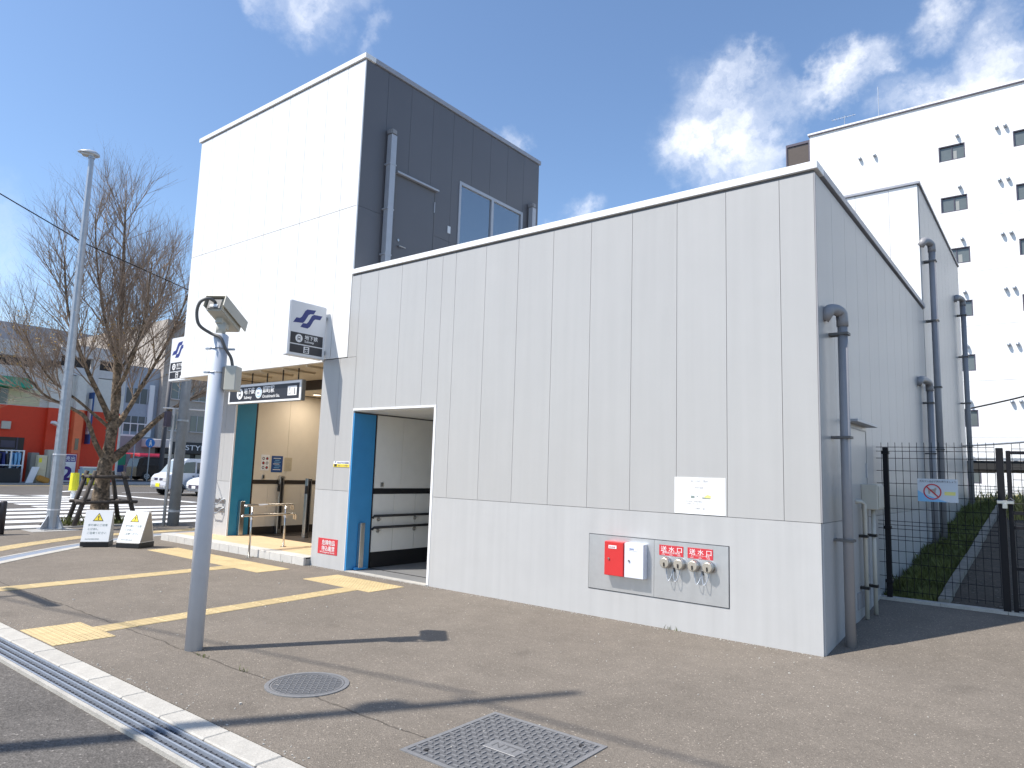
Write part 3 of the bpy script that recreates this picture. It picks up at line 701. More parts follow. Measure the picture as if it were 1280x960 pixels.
# hanging station name sign
O = Vector((-10.98, .20, 2.70)); wd, ht = 2.38, .375
t = thing('station_name_sign', (-9.8, .27, 2.70), 'long dark hanging sign with white border and station name under the tower', 'sign')
obj('sign_box', bbox(O.x, O.x+wd, .205, .29, 2.70, 3.075, .006), mat('sign_frame', (.40, .40, .38), .4, .4), t)
plate('border', O, X, Z, rect(.01, wd-.01, .01, ht-.01), whitep, t, off=-.004, th=.003)
plate('panel', O, X, Z, rect(.06, wd-.06, .045, ht-.055), charcoal, t, off=-.0005)
train_icon(O, X, Z, .42, .19, .105, t)
text('地下鉄', O, X, Z, .56, .19, .13, whitep, t, width=.36, bold=.012); text('Subway', O, X, Z, .57, .09, .08, whitep, t, width=.26, bold=.01)
plate('roundel', O, X, Z, disc(1.06, .19, .105, 24), whitep, t, off=.0024); plate('roundel', O, X, Z, disc(1.06, .19, .085, 24), lblue, t, off=.0038); plate('roundel', O, X, Z, disc(1.06, .19, .07, 24), whitep, t, off=.0052)
text('卸町', O, X, Z, 1.015, .17, .045, navy, t, off=.007)
text('卸町駅', O, X, Z, 1.19, .19, .14, whitep, t, width=.37, bold=.012); text('Oroshimachi Sta.', O, X, Z, 1.19, .09, .08, whitep, t, width=.55, bold=.01)
plate('exit_plate', O, X, Z, rect(1.98, 2.25, .10, .27), whitep, t, off=.0024)
text('1', O, X, Z, 2.15, .12, .16, charcoal, t, off=.004, bold=.02); text('北', O, X, Z, 2.0, .19, .07, charcoal, t, off=.004); text('North', O, X, Z, 2.0, .13, .04, charcoal, t, off=.004)
for x in (-10.75, -10.25, -9.75, -9.25, -8.78):
    bm = BM(); cyl(bm, (x, .25, 3.07), (x, .25, 3.285), .012, 8); obj('hanger', bm, darkbrown, t)
# small wall notices
def notice(name, x0, x1, z0, z1, m, label, cat='sign', yf=0, th=.004):
    t = thing(name, ((x0+x1)/2, yf-th, z0), label, cat)
    obj('board', bx(x0, x1, yf-th, yf-.0002, z0, z1), m, t); return t, Vector((x0, yf-th, z0))
t, O = notice('warning_sign', -7.575, -7.09, .21, .45, redp, 'red sign with white lettering low on the grey entrance pillar')
text('危険物品', O, X, Z, .10, .145, .085, whitep, t, width=.32, bold=.006); text('持込厳禁', O, X, Z, .10, .055, .085, whitep, t, width=.32, bold=.006); text('No Dangerous Goods', O, X, Z, .06, .018, .035, whitep, t, width=.36)
t, O = notice('sticker', -7.31, -6.925, 1.572, 1.66, whitep, 'small white and yellow sticker on the grey pillar left of the blue opening', 'sticker')
plate('yellow_band', O, X, Z, rect(0, .385, 0, .045), yel, t); plate('pictogram', O, X, Z, rect(.02, .085, .006, .045), charcoal, t, off=.0024)
text('仙台市交通局', O, X, Z, .09, .053, .035, navy, t, width=.28); text('防犯カメラ作動中', O, X, Z, .11, .01, .03, navy, t, width=.25)
for P in (S1, S2): plate('emblem', O, X, Z, [(a*.07+.01, b*.05+.04) for a, b in emb(P)], navy, t)
t, O = notice('notice_board', -1.488, -.928, 1.212, 1.592, mat('paper', (.84, .84, .83), .6, var=.01), 'white paper notice with a small yellow picture on the grey front wall', 'notice')
ink = mat('faint_ink', (.50, .50, .50), .6); ink2 = mat('grey_green_ink', (.25, .30, .28), .6)
text('出入口のご案内', O, X, Z, .18, .335, .026, ink, t, width=.19)
plate('picture', O, X, Z, [(.33, .175), (.40, .17), (.405, .195), (.37, .205), (.345, .192)], mat('pale_yellow', (.80, .76, .25), .6), t); plate('picture', O, X, Z, [(.31, .165), (.40, .163), (.40, .17), (.31, .178)], ink2, t)
plate('picture', O, X, Z, rect(.185, .225, .165, .19), ink2, t); plate('picture', O, X, Z, rect(.247, .265, .183, .19), ink2, t)
for (a, b, s) in ((.21, .27, 'ご利用の皆様へ'), (.13, .125, '地下鉄をご利用の際は'), (.14, .10, 'お気をつけください'), (.23, .055, '交通局'), (.31, .055, '案内')): text(s, O, X, Z, a, b, .018, ink, t)
# posters in the hall
def hall_poster(y0, y1, z0, z1, m, label):
    t = thing('poster', (-11.455, (y0+y1)/2, z0), label, 'poster'); obj('sheet', bx(-11.4598, -11.455, y0, y1, z0, z1), m, t); return t, Vector((-11.455, y0, z0))
t, O = hall_poster(1.325, 1.52, 1.44, 1.77, whitep, 'white poster with round prohibition symbols on the tan hall wall')
for i in range(2):
    for j in range(3):
        plate('symbol', O, Y, Z, disc(.055+i*.085, .06+j*.095, .03, 14), charcoal, t); plate('symbol', O, Y, Z, disc(.055+i*.085, .06+j*.095, .017, 10), redp if (i+j) % 2 else whitep, t, off=.0024)
t, O = hall_poster(1.575, 1.845, 1.405, 1.752, bluep, 'dark blue poster with white lines in the middle of the hall wall')
for j in range(7): plate('text_line', O, Y, Z, rect(.04+.02*(j % 3), .22-.03*(j % 2), .05+j*.04, .062+j*.04), lblue if j % 3 else whitep, t)
t, O = hall_poster(1.89, 2.075, 1.435, 1.725, mat('tan_paper', (.55, .47, .32), .6), 'plain tan notice right of the dark blue poster')
for j in range(8): plate('text_line', O, Y, Z, rect(.02, .16-.02*(j % 3), .03+j*.032, .037+j*.032), farwall2, t)
t = thing('switch_box', (-11.45, 1.41, 1.27), 'small metal switch box above the dark band on the hall wall', 'switch')
obj('box', bbox(-11.46, -11.44, 1.37, 1.43, 1.26, 1.35, .004), steel, t); obj('button', bx(-11.44, -11.435, 1.39, 1.41, 1.29, 1.31), black, t)
# fire hose inlet panel
t = thing('hose_inlet_panel', (-1.72, 0, .31), 'brushed steel panel with four fire hose inlets and red plates on the grey wall', 'fire inlet')
obj('surround', box(box(box(bx(-2.546, -.893, -.004, -.0005, .908, .915), -2.546, -.893, -.004, -.0005, .302, .309), -2.546, -2.539, -.004, -.0005, .309, .908), -.90, -.893, -.004, -.0005, .309, .908), charcoal, t)
obj('steel_plate', bx(-2.539, -1.722, -.009, -.0006, .309, .908), steel_b, t); obj('steel_plate', bx(-1.718, -.90, -.009, -.0006, .309, .908), steel_b, t)
O = Vector((0, -.009, 0))
for (x0, x1, sub) in ((-1.659, -1.384, '連結送水管専用'), (-1.336, -1.061, 'スプリンクラー専用')):
    pl_ = plate('name_plate', O, X, Z, rect(x0, x1, .757, .865), redp, t, th=.003)
    text('送 水 口', O, X, Z, x0+.018, .803, .06, whitep, pl_, off=.0045, width=.24, bold=.003); text(sub, O, X, Z, x0+.035, .781, .02, whitep, pl_, off=.0045, width=.2)
    for k in range(3): text('1.0MPa', O, X, Z, x0+.025+k*.09, .763, .014, whitep, pl_, off=.0045)
for i, x in enumerate((-1.564, -1.407, -1.250, -1.091)):
    z = .687
    bm = BM(); tube(bm, [(x, -.008, z), (x, -.03, z), (x, -.03, z), (x, -.062, z), (x, -.062, z), (x, -.085, z)], [.062, .062, .05, .05, .056, .056], 20); il = obj('inlet', bm, steel, t)
    bm = BM(); tube(bm, [(x, -.085, z), (x, -.092, z), (x, -.096, z)], [.052, .052, .046], 20); obj('cap', bm, mat('brass_cap', (.55, .50, .42), .4, .6), il)
    bm = BM(); box(bm, x-.005, x+.005, -.108, -.096, z-.035, z+.006); obj('cap_lug', bm, darkbrown, il)
for xm, xa, xb in ((-1.486, -1.564, -1.407), (-1.171, -1.250, -1.091)):
    hk = obj('chain_hook', bbox(xm-.007, xm+.007, -.03, -.009, .60, .64, .002), black, t)
    for q in (xa, xb):
        s = 1 if q > xm else -1; bm = BM()
        pts = [(xm+(q-xm)*k/12, -.03-.04*math.sin(k/12*math.pi), .63+(.635-.63)*k/12-.125*math.sin(k/12*math.pi)**.8) for k in range(13)]
        tube(bm, pts, .0045, 5); obj('chain', bm, galv, t)
def cabinet(x0, x1, z0, z1, m, label, lab2):
    c = thing('cabinet', ((x0+x1)/2, -.01, z0), label, 'cabinet')
    obj('case', bbox(x0, x1, -.092, -.0092, z0, z1, .005), m, c); dd = obj('door', bbox(x0+.002, x1-.002, -.100, -.0925, z0+.003, z1-.003, .003), m, c)
    bm = BM(); cyl(bm, (x0+.06, -.1, z0+.185), (x0+.06, -.112, z0+.185), .011, 10); obj('lock', bm, steel, dd)
    O = Vector((x0, -.1, z0)); p = plate('name_plate', O, X, Z, rect(.055, .155, .295, .33), whitep, dd, th=.0015)
    text(lab2, O, X, Z, .062, .304, .019, redp if m is red_m else mat('blue_ink', (.1, .2, .5), .5), dd, off=.004)
cabinet(-2.286, -2.046, .485, .855, red_m, 'bright red metal cabinet on the steel panel, left of the white one', '消火栓箱')
cabinet(-2.034, -1.80, .485, .856, mat('white_enamel', (.70, .72, .78), .3, var=.01), 'white metal cabinet on the steel panel, right of the red one', '電話箱')

# ================================================================== CCTV POLE
t = thing('camera_pole', (-4.115, -3.807, 0), 'tall pale grey pole with a surveillance camera on top, standing on the asphalt', 'camera pole')
bm = BM(); tube(bm, [(-4.115, -3.807, 0), (-4.115, -3.807, 2.72), (-4.115, -3.807, 2.735)], [.072, .072, .055], 24); pole = obj('pole', bm, pole_w, t, smooth=True)
bm = BM(); cyl(bm, (-4.115, -3.807, 2.735), (-4.115, -3.807, 2.84), .042, 16); obj('neck', bm, cream, t, smooth=True)
for z, wdt in ((2.60, .10), (2.385, .095)):
    bm = BM(); tube(bm, arc_pts(lambda a: (-4.115+.075*math.cos(a), -3.807+.075*math.sin(a), z), 0, 2*math.pi, 20), .006, 6, cap=False)
    obox(bm, (-4.115+.11*r3.x, -3.807+.11*r3.y, z), r3, fw, Z, .03, .012, .008); obox(bm, (-4.115-.10*r3.x, -3.807-.10*r3.y, z), r3, fw, Z, .02, .010, .008); obj('clamp', bm, galv, t)
hd = Vector((-.50, .80, -.34)).normalized()             # where the camera looks
sx_ = hd.cross(Z).normalized(); uz = sx_.cross(hd).normalized()
hc = Vector((-4.115, -3.807, 2.93))+hd*.05
bm = BM(); obox(bm, hc, hd, sx_, uz, .19, .072, .060); bmesh.ops.bevel(bm, geom=bm.edges[:], offset=.008, segments=2, affect='EDGES'); hs = obj('camera_housing', bm, cream, t)
bm = BM(); obox(bm, hc-hd*.195, hd, sx_, uz, .006, .06, .045); obj('back_plate', bm, mat('dark_grey_plastic', (.12, .12, .12), .5), hs)
bm = BM(); obox(bm, hc-hd*.204-uz*.02, hd, sx_, uz, .004, .035, .012); obj('label_plate', bm, whitep, hs)
bm = BM()
obox(bm, hc+hd*.01+uz*.078, hd, sx_, uz, .225, .094, .004)
for s in (-1, 1): obox(bm, hc+hd*.01+uz*.03+sx_*s*.094, hd, sx_, uz, .225, .004, .052)
obj('sun_shield', bm, cream, hs)
bm = BM(); cyl(bm, hc+hd*.19, hc+hd*.205, .045, 18); obj('lens', bm, glass_d, hs)
bm = BM(); obox(bm, hc-uz*.085, hd, sx_, uz, .07, .03, .025); obj('mount', bm, cream, t)
bk = hc-hd*.204+uz*.02
sL = -sx_ if sx_.dot(r3) > 0 else sx_
pts = [bk, bk-hd*.05-r3*.03, bk-hd*.07-r3*.09-Z*.04, bk-hd*.05-r3*.125-Z*.12, bk-hd*.02-r3*.11-Z*.22, Vector((-4.115, -3.807, 2.735))-f2*.085-r3*.045, Vector((-4.115, -3.807, 2.70))-f2*.09+r3*.04, Vector((-4.115, -3.807, 2.60))-f2*.07+r3*.085, Vector((-4.115, -3.807, 2.52))-f2*.02+r3*.12, Vector((-4.115, -3.807, 2.43))+r3*.135]
def smooth_pts(p, n=5):
    p = [Vector(q) for q in p]; r = []
    for i in range(len(p)-1):
        a, b, c, d = p[max(i-1, 0)], p[i], p[i+1], p[min(i+2, len(p)-1)]
        for k in range(n):
            s = k/n; r.append(.5*((2*b)+(c-a)*s+(2*a-5*b+4*c-d)*s*s+(3*b-a-3*c+d)*s**3))
    return r+[p[-1]]
bm = BM(); tube(bm, smooth_pts(pts), .014, 10); obj('cable', bm, cable_m, t, smooth=True)
bm = BM(); c = Vector((-4.115, -3.807, 2.33))+r3*.145; obox(bm, c, rt, fw, Z, .05, .07, .11); bmesh.ops.bevel(bm, geom=bm.edges[:], offset=.006, affect='EDGES'); jb = obj('junction_box', bm, cream, t)
bm = BM(); obox(bm, c-rt*.062, rt, fw, Z, .012, .06, .10); obj('box_back', bm, mat('dark_grey_plastic', (0, 0, 0)), jb)

# ================================================================== MANHOLES
t = thing('manhole_cover', (-2.633, -3.72, 0), 'round iron manhole cover in the asphalt near the camera pole', 'manhole cover')
cx, cy = -2.633, -3.722
def ring(bm, r0, r1, z0, z1, n=40, cx=cx, cy=cy):
    for k in range(n):
        a, b = 2*math.pi*k/n, 2*math.pi*(k+1)/n
        p = lambda r, t_, z: bm.verts.new((cx+r*math.cos(t_), cy+r*math.sin(t_), z))
        bm.faces.new((p(r0, a, z1), p(r1, a, z1), p(r1, b, z1), p(r0, b, z1))); bm.faces.new((p(r1, a, z1), p(r1, a, z0), p(r1, b, z0), p(r1, b, z1))); bm.faces.new((p(r0, a, z0), p(r0, a, z1), p(r0, b, z1), p(r0, b, z0)))
bm = BM(); ring(bm, .268, .30, -.02, .007); obj('frame', bm, iron_hi, t)
bm = BM(); ring(bm, .25, .26, -.02, .006); obj('rim', bm, iron_hi, t)
bm = BM(); cyl(bm, (cx, cy, -.02), (cx, cy, .0035), .267, 40); obj('lid', bm, iron, t)
bm = BM()
for i in range(-9, 10):
    for j in range(-9, 10):
        x, y = i*.028, j*.028
        if math.hypot(x, y) < .235:
            a = math.pi/4 if (i+j) % 2 else -math.pi/4; d_ = Vector((math.cos(a), math.sin(a), 0)); obox(bm, (cx+x, cy+y, .005), d_, (-d_.y, d_.x, 0), Z, .0135, .004, .0025)
obj('tread', bm, iron_hi, t, kind='stuff')
t = thing('hatch_cover', (-.75, -3.68, 0), 'large square iron hatch cover with raised tread in the asphalt', 'hatch cover')
x0, y0, s = -1.262, -4.085, .86
for k in range(1):
    obj('frame', box(box(box(bx(x0, x0+s, y0, y0+.03, -.02, .006), x0, x0+s, y0+s-.03, y0+s, -.02, .006), x0, x0+.03, y0+.03, y0+s-.03, -.02, .006), x0+s-.03, x0+s, y0+.03, y0+s-.03, -.02, .006), iron_hi, t)
obj('lid', bx(x0+.032, x0+s-.032, y0+.032, y0+s-.032, -.02, .003), iron, t)
bm = BM(); n = 17
for i in range(n):
    for j in range(n):
        if 6 <= i <= 10 and 7 <= j <= 9: continue
        x, y = x0+.055+i*(s-.11)/(n-1), y0+.055+j*(s-.11)/(n-1)
        obox(bm, (x, y, .0055), (1, 0, 0), (0, 1, 0), Z, .019 if (i+j) % 2 else .006, .006 if (i+j) % 2 else .019, .003)
obj('tread', bm, iron_hi, t, kind='stuff')
ep = obj('emblem_plate', bbox(x0+s/2-.12, x0+s/2+.12, y0+s/2-.065, y0+s/2+.065, .0032, .007, .002), iron_hi, t)
text('NTT', Vector((x0+s/2-.09, y0+s/2-.03, .007)), X, Y, 0, 0, .09, iron, ep, off=.001, width=.18)
for (a, b) in ((.12, .1), (.74, .76)):
    bm = BM(); cyl(bm, (x0+a, y0+b, .003), (x0+a, y0+b, .0098), .016, 10); obj('key_hole', bm, black, t)

# ================================================================== A-FRAME SIGNS
def a_frame(p, ang, label):
    """p = middle of the front bottom edge; ang = heading of the face normal"""
    t = thing('sandwich_board', (p[0], p[1], 0), label, 'sign board', 'white caution boards on the pavement', rz=ang)
    W_, D_, H_ = .44, .43, .64            # local: front faces -y
    bm = bx(-W_/2-.005, W_/2+.005, -.01, D_, 0, .095); bmesh.ops.bevel(bm, geom=bm.edges[:], offset=.008, affect='EDGES'); obj('base', bm, black, t, local=True)
    bm = prism(BM(), [(-W_/2, 0, .097), (-W_/2, D_-.01, .097), (-W_/2, D_*.62, H_), (-W_/2, D_*.46, H_)], (W_, 0, 0)); obj('board', bm, mat('board_white', (.78, .78, .77), .35, var=.02), t, local=True)
    bm = prism(BM(), [(W_/2+.001, .03, .11), (W_/2+.001, D_-.04, .11), (W_/2+.001, D_*.60, H_-.03), (W_/2+.001, D_*.49, H_-.03)], (.003, 0, 0)); obj('side_panel', bm, mat('board_side', (.35, .33, .30), .6), t, local=True)
    O = Vector((-W_/2, 0, .097)); vv = Vector((0, D_*.46, H_-.097)); L_ = vv.length; vv.normalize()
    k = dict(local=True)
    def pl2(poly, m, off): plate('warning_mark', O, X, vv, poly, m, t, off=off, **k)
    cx_, b_ = .22, L_-.20
    pl2([(cx_-.085, b_), (cx_+.085, b_), (cx_, b_+.15)], charcoal, .001); pl2([(cx_-.068, b_+.010), (cx_+.068, b_+.010), (cx_, b_+.13)], yel, .0025)
    pl2([(cx_-.006, b_+.045), (cx_+.006, b_+.045), (cx_+.010, b_+.095), (cx_-.010, b_+.095)], charcoal, .004); pl2(disc(cx_, b_+.028, .009, 8), charcoal, .004)
    for i, s in enumerate(('歩行者にご注意', 'とび出し', 'ご注意ください')):
        q = text(s, O, X, vv, .07, L_-.29-i*.072, .045, ink2, t, off=.002); q.location = (0, 0, 0)
    q = text('仙台市交通局 卸町駅', O, X, vv, .06, .04, .024, ink2, t, off=.002); q.location = (0, 0, 0)
a_frame((-11.93, -1.58), rad(57), 'white caution board with yellow triangle, nearer the street lamp')
a_frame((-11.47, -1.20), rad(32), 'white caution board with yellow triangle, nearer the station step')

# ================================================================== STREET LAMP, POLES, POSTS
lx, ly = -15.65, -1.0
t = thing('street_lamp', (lx, ly, 0), 'tall grey steel street lamp with a single flat head beside the crossing', 'street lamp')
bm = BM(); tube(bm, [(lx, ly, .0), (lx, ly, 1.6), (lx, ly-.01, 4.3), (lx, ly-.03, 8.55)], [.125, .12, .088, .055], 12); obj('pole', bm, galv, t)
bm = BM(); box(bm, lx-.22, lx+.22, ly-.22, ly+.22, .006, .03)
for k in range(4):
    a = k*math.pi/2+.4; dd = Vector((math.cos(a), math.sin(a), 0)); pr = dd.cross(Z)*.008
    prism(bm, [Vector((lx, ly, .03))+dd*.10-pr, Vector((lx, ly, .03))+dd*.28-pr, Vector((lx, ly, .07))+dd*.28-pr, Vector((lx, ly, .34))+dd*.11-pr], pr*2)
obj('base_plate', bm, galv, t)
for z in (.42, 1.62): 
    bm = BM(); cyl(bm, (lx, ly, z), (lx, ly, z+.03), .132, 12); obj('band', bm, sign_w, t)
bm = BM(); hp = Vector((lx, ly, 8.6)); dd = Vector((-.55, -.83, .10)).normalized(); sd = dd.cross(Z).normalized(); uu = sd.cross(dd)
secs = [(-.13, .05, .04), (-.06, .13, .09), (.08, .17, .10), (.22, .13, .06), (.32, .05, .02)]
rings = []
for (d_, hw, hh) in secs: rings.append([bm.verts.new(hp+dd*d_+sd*hw*math.cos(a)+uu*(hh*math.sin(a) if math.sin(a) > 0 else hh*.35*math.sin(a))) for a in [2*math.pi*k/12 for k in range(12)]])
for i in range(4):
    for k in range(12): bm.faces.new((rings[i][k], rings[i][(k+1) % 12], rings[i+1][(k+1) % 12], rings[i+1][k]))
bm.faces.new(rings[0]); bm.faces.new(rings[-1]); lh = obj('lamp_head', bm, mat('lamp_grey', (.48, .50, .52), .4, .3), t, smooth=True)
bm = BM(); obox(bm, hp+dd*.10-uu*.035, dd, sd, uu, .13, .10, .012); obj('lamp_glass', bm, head_m, lh)
bm = BM(); cyl(bm, (lx, ly-.03, 8.5), (lx, ly-.03, 8.62), .07, 12); obj('collar', bm, galv, t)

t = thing('utility_pole', (-15.42, 1.55, 0), 'thick grey utility pole standing just left of the white tower', 'pole')
bm = BM(); tube(bm, [(-15.42, 1.55, -.1), (-15.42, 1.58, 5.95)], [.135, .10], 14); obj('pole', bm, mat('pole_grey', (.24, .26, .28), .7, var=.15, scale=5), t, smooth=True)
for z in (.33, 2.55):
    bm = BM(); cyl(bm, (-15.42, 1.55, z), (-15.42, 1.55, z+.05), .145, 14); obj('band', bm, galv, t)
bm = BM(); tube(bm, [(-15.42, 1.58, 5.85), (-15.9, -.9, 6.55), (-16.0, -2.591, 7.194), (-16.3, -4.676, 7.95), (-16.7, -8, 9.2)], .014, 6); tag(obj('overhead_wire', bm, black), 'black overhead cable sloping down across the bare tree to the tower', 'cable')
t = thing('signal_pole', (-15.52, 1.37, 0), 'thin pale pole with small pedestrian signal boxes near its top', 'pole')
bm = BM(); tube(bm, [(-15.52, 1.37, -.05), (-15.52, 1.37, 2.88)], [.038, .034], 12); obj('pole', bm, mat('pale_pole', (.55, .56, .56), .5), t, smooth=True)
bm = BM(); tube(bm, [(-15.52, 1.1, 2.86), (-15.52, 2.6, 2.9)], .018, 8); obj('arm', bm, sign_w, t)
for yy in (1.47,): obj('signal_box', bbox(-15.58, -15.44, yy, yy+.14, 2.36, 2.80, .01), cream, t)
obj('signal_box', bbox(-15.60, -15.46, 1.17, 1.30, 2.40, 2.78, .01), frame_d, t)

t = thing('bollard_rail', (-15.03, -2.1, 0), 'dark brown metal guard rail end post at the left edge of the pavement', 'guard rail')
for y in (-2.12, -4.0):
    bm = BM(); tube(bm, [(-15.03-.35*(y+2.12)*-1*.0, y, 0), (-15.03, y, .64), (-15.03, y, .66)], [.062, .062, .05], 12); obj('post', bm, mat('rail_brown', (.035, .03, .035), .45), t, smooth=True)
for z in (.36, .56): obj('rail', bx(-15.06, -15.0, -4.0, -2.16, z, z+.07), mat('rail_brown', (0, 0, 0)), t)
t = thing('delineator_post', (-28.8, 4.16, -.03), 'yellow plastic sleeve on a white post in the street behind the tree', 'post')
bm = BM(); cyl(bm, (-28.8, 4.16, -.03), (-28.8, 4.16, .3), .09, 12); obj('post', bm, whitep, t); bm = BM(); tube(bm, [(-28.8, 4.16, .28), (-28.8, 4.16, .96)], [.17, .15], 12); obj('sleeve', bm, yelp, t)

# ================================================================== TREE
def make_tree(name, base, H, spread, label, seed, tw=1.0, lean=(0, 0), trunk_r=.22, limbs=None, clipY=None):
    rg = random.Random(seed)
    base = Vector(base)
    t = thing(name, base, label, 'tree')
    bt, bc, bb = BM(), BM(), BM()
    tips = []
    def branch(p, d, L, r, lev, up_):
        n = max(3, int(L/.28)) if lev < 3 else 3
        pts = [p.copy()]; rs = [r]; q = p.copy(); dd = d.normalized()
        endr = r*(.35 if lev < 2 else .45)
        for i in range(n):
            dd = (dd+Vector((rg.uniform(-1, 1), rg.uniform(-1, 1), rg.uniform(-.6, 1)))*(.10 if lev < 2 else .14)+Z*up_).normalized()
            q = q+dd*(L/n); pts.append(q.copy()); rs.append(r+(endr-r)*(i+1)/n)
        if lev <= 1: tube(bt, pts, rs, 9 if lev == 0 else 7, cap=False)
        else: tube(bc, pts, rs, 4 if lev == 2 else 3, cap=False)
        return pts, rs, dd
    def grow(pts, rs, lev):
        if lev > 4: return
        L = sum((pts[i+1]-pts[i]).length for i in range(len(pts)-1))
        cnt = {1: int(4.6*L*tw)+2, 2: int(5.2*L*tw)+2, 3: int(4.6*L*tw)+1, 4: int(3*L)}[lev] if lev in (1, 2, 3, 4) else 0
        for k in range(cnt):
            s = rg.uniform(.12 if lev > 1 else .2, 1.0); f = s*(len(pts)-1); i = min(int(f), len(pts)-2); p = pts[i].lerp(pts[i+1], f-i); r = rs[i]+(rs[i+1]-rs[i])*(f-i)
            ax = (pts[i+1]-pts[i]).normalized(); o = ax.orthogonal().normalized(); o.rotate(Matrix.Rotation(rg.uniform(0, 6.283), 3, ax))
            d = (ax*rg.uniform(.6, 1.0)+o*rg.uniform(.4, .85)+Z*.30).normalized()
            l = {1: rg.uniform(.9, 1.9)*(1.15-.5*s), 2: rg.uniform(.55, 1.25)*(1.1-.4*s), 3: rg.uniform(.25, .65), 4: rg.uniform(.1, .3)}[lev]*spread
            rr = min(r*.6, {1: .018, 2: .0085, 3: .0055, 4: .0042}[lev])
            a, b, e = branch(p, d, l, rr, lev+1, .05)
            if lev <= 3: grow(a, b, lev+1)
            if lev >= 2 and rg.random() < .22:
                c = a[-1]
                if c.z < base.z+H*.55:
                    for _ in range(2):
                        oo = Vector((rg.uniform(-1, 1), rg.uniform(-1, 1), rg.uniform(-1, 1)))*.05; x_ = Vector((rg.uniform(-1, 1), rg.uniform(-1, 1), rg.uniform(-1, 1))).normalized(); y_ = x_.orthogonal().normalized(); s_ = rg.uniform(.012, .028)
                        bb.faces.new([bb.verts.new(c+oo+x_*s_), bb.verts.new(c+oo+y_*s_*.6), bb.verts.new(c+oo-x_*s_), bb.verts.new(c+oo-y_*s_*.6)])
    for (pp, rr) in limbs:
        sp = smooth_pts([base+Vector(q) for q in pp], 4); m_ = len(sp)-1
        rs = [rr[0]+(rr[1]-rr[0])*(i/m_)**.62 for i in range(m_+1)]
        rs = [r*(1+rg.uniform(-.11, .11)) for r in rs]
        tube(bt, sp, rs, 12 if rr[0] > .1 else 8, cap=True)
        k0 = next((i for i, q in enumerate(sp) if q.z > base.z+2.5), 0)
        if m_-k0 > 2: grow(sp[k0:], rs[k0:], 1)
    obj('trunk', bt, bark, t, smooth=True); obj('crown', bc, twigm, t)
    if len(bb.verts): obj('buds', bb, budm, t, kind='stuff')
    return t
# limb skeleton in metres from the trunk base (x away, y to the right, z up)
limbs = [
 ([(0,0,-.1),(0,-.02,.5),(0,0,1.3),(.02,.06,2.0),(0,.10,3.0),(-.05,.05,4.2),(0,.0,5.6),(.03,-.1,7.0),(0,-.15,8.0)], (.27, .012)),
 ([(0,.06,1.45),(.05,.35,1.75),(.1,.75,2.2),(.15,1.2,2.7),(.2,1.8,3.15),(.2,2.6,3.6)], (.135, .03)),
 ([(0,.03,2.2),(-.1,.4,2.7),(-.1,.8,3.6),(-.05,1.3,4.8),(0,1.7,6.2)], (.105, .018)),
 ([(0,.02,2.5),(.1,-.35,3.1),(.15,-.8,3.9),(.1,-1.2,5.0),(.1,-1.4,6.2)], (.10, .018)),
 ([(0,-.02,1.5),(.05,-.3,1.95),(.05,-.55,2.5),(.0,-.95,2.75),(0,-1.5,3.0),(0,-2.0,3.6)], (.085, .018)),
 ([(0,.05,2.9),(-.5,.3,3.6),(-.9,.5,4.8),(-1.1,.6,6.2)], (.06, .02)),
 ([(0,.05,3.1),(.6,.1,3.9),(.9,.2,5.0),(1.0,.2,6.4)], (.06, .02)),
 ([(0,.05,3.6),(.1,.5,4.6),(.1,.9,5.8),(.1,1.1,7.2)], (.05, .015)),
 ([(0,.03,4.0),(.1,-.4,5.0),(.1,-.7,6.3),(.1,-.85,7.5)], (.05, .015)),
 ([(0,.03,2.3),(-.3,-.6,2.9),(-.5,-1.3,3.5),(-.5,-1.9,4.5)], (.05, .015)),
]
make_tree('street_tree', (-16.6, .33, .02), 8.9, 1.0, 'big leafless street tree with pruned trunk and wooden stakes by the crossing', 11, 1.08, limbs=limbs)
t = thing('tree_stakes', (-16.55, .33, 0), 'dark wooden support frame of stakes and rails round the street tree', 'tree support')
st = [((-16.0, -.45), (-16.25, .0)), ((-16.95, -.25), (-16.85, .05)), ((-17.0, .95), (-16.85, .62)), ((-16.0, .95), (-16.25, .62))]
for (a, b) in st:
    bm = BM(); tube(bm, [(a[0], a[1], -.03), (b[0]*.5+a[0]*.5, b[1]*.5+a[1]*.5, .62), (b[0], b[1], 1.27)], [.055, .052, .05], 9); obj('stake', bm, stakem, t, smooth=True)
def rail(p, q): 
    bm = BM(); tube(bm, [p, q], .038, 8); obj('rail', bm, stakem, t, smooth=True)
for z, k in ((1.14, .9), (.55, .43)):
    c = [Vector((a[0]+(b[0]-a[0])*k, a[1]+(b[1]-a[1])*k, z)) for a, b in st]
    for i in range(4): rail(c[i]+(c[i]-c[(i+1) % 4])*.14, c[(i+1) % 4]+(c[(i+1) % 4]-c[i])*.14)
limbs2 = [([(0,0,-.1),(.02,.05,1.0),(0,.1,2.2),(.1,.1,4),(0,0,5.6)], (.16, .03)), ([(0,.1,1.6),(.1,.7,2.5),(.1,1.2,3.6)], (.08, .02)), ([(0,.1,1.9),(.1,-.7,2.9),(.1,-1.3,4.0)], (.08, .02)), ([(0,.1,2.2),(.5,.2,3.3),(.6,.2,4.6)], (.06, .02)), ([(0,.1,2.2),(-.5,.2,3.3),(-.6,.2,4.6)], (.06, .02))]
make_tree('street_tree', (-34.5, 15.6, 0), 6.5, 1.15, 'smaller bare tree beyond the van, seen left of the tower', 5, .8, limbs=limbs2)

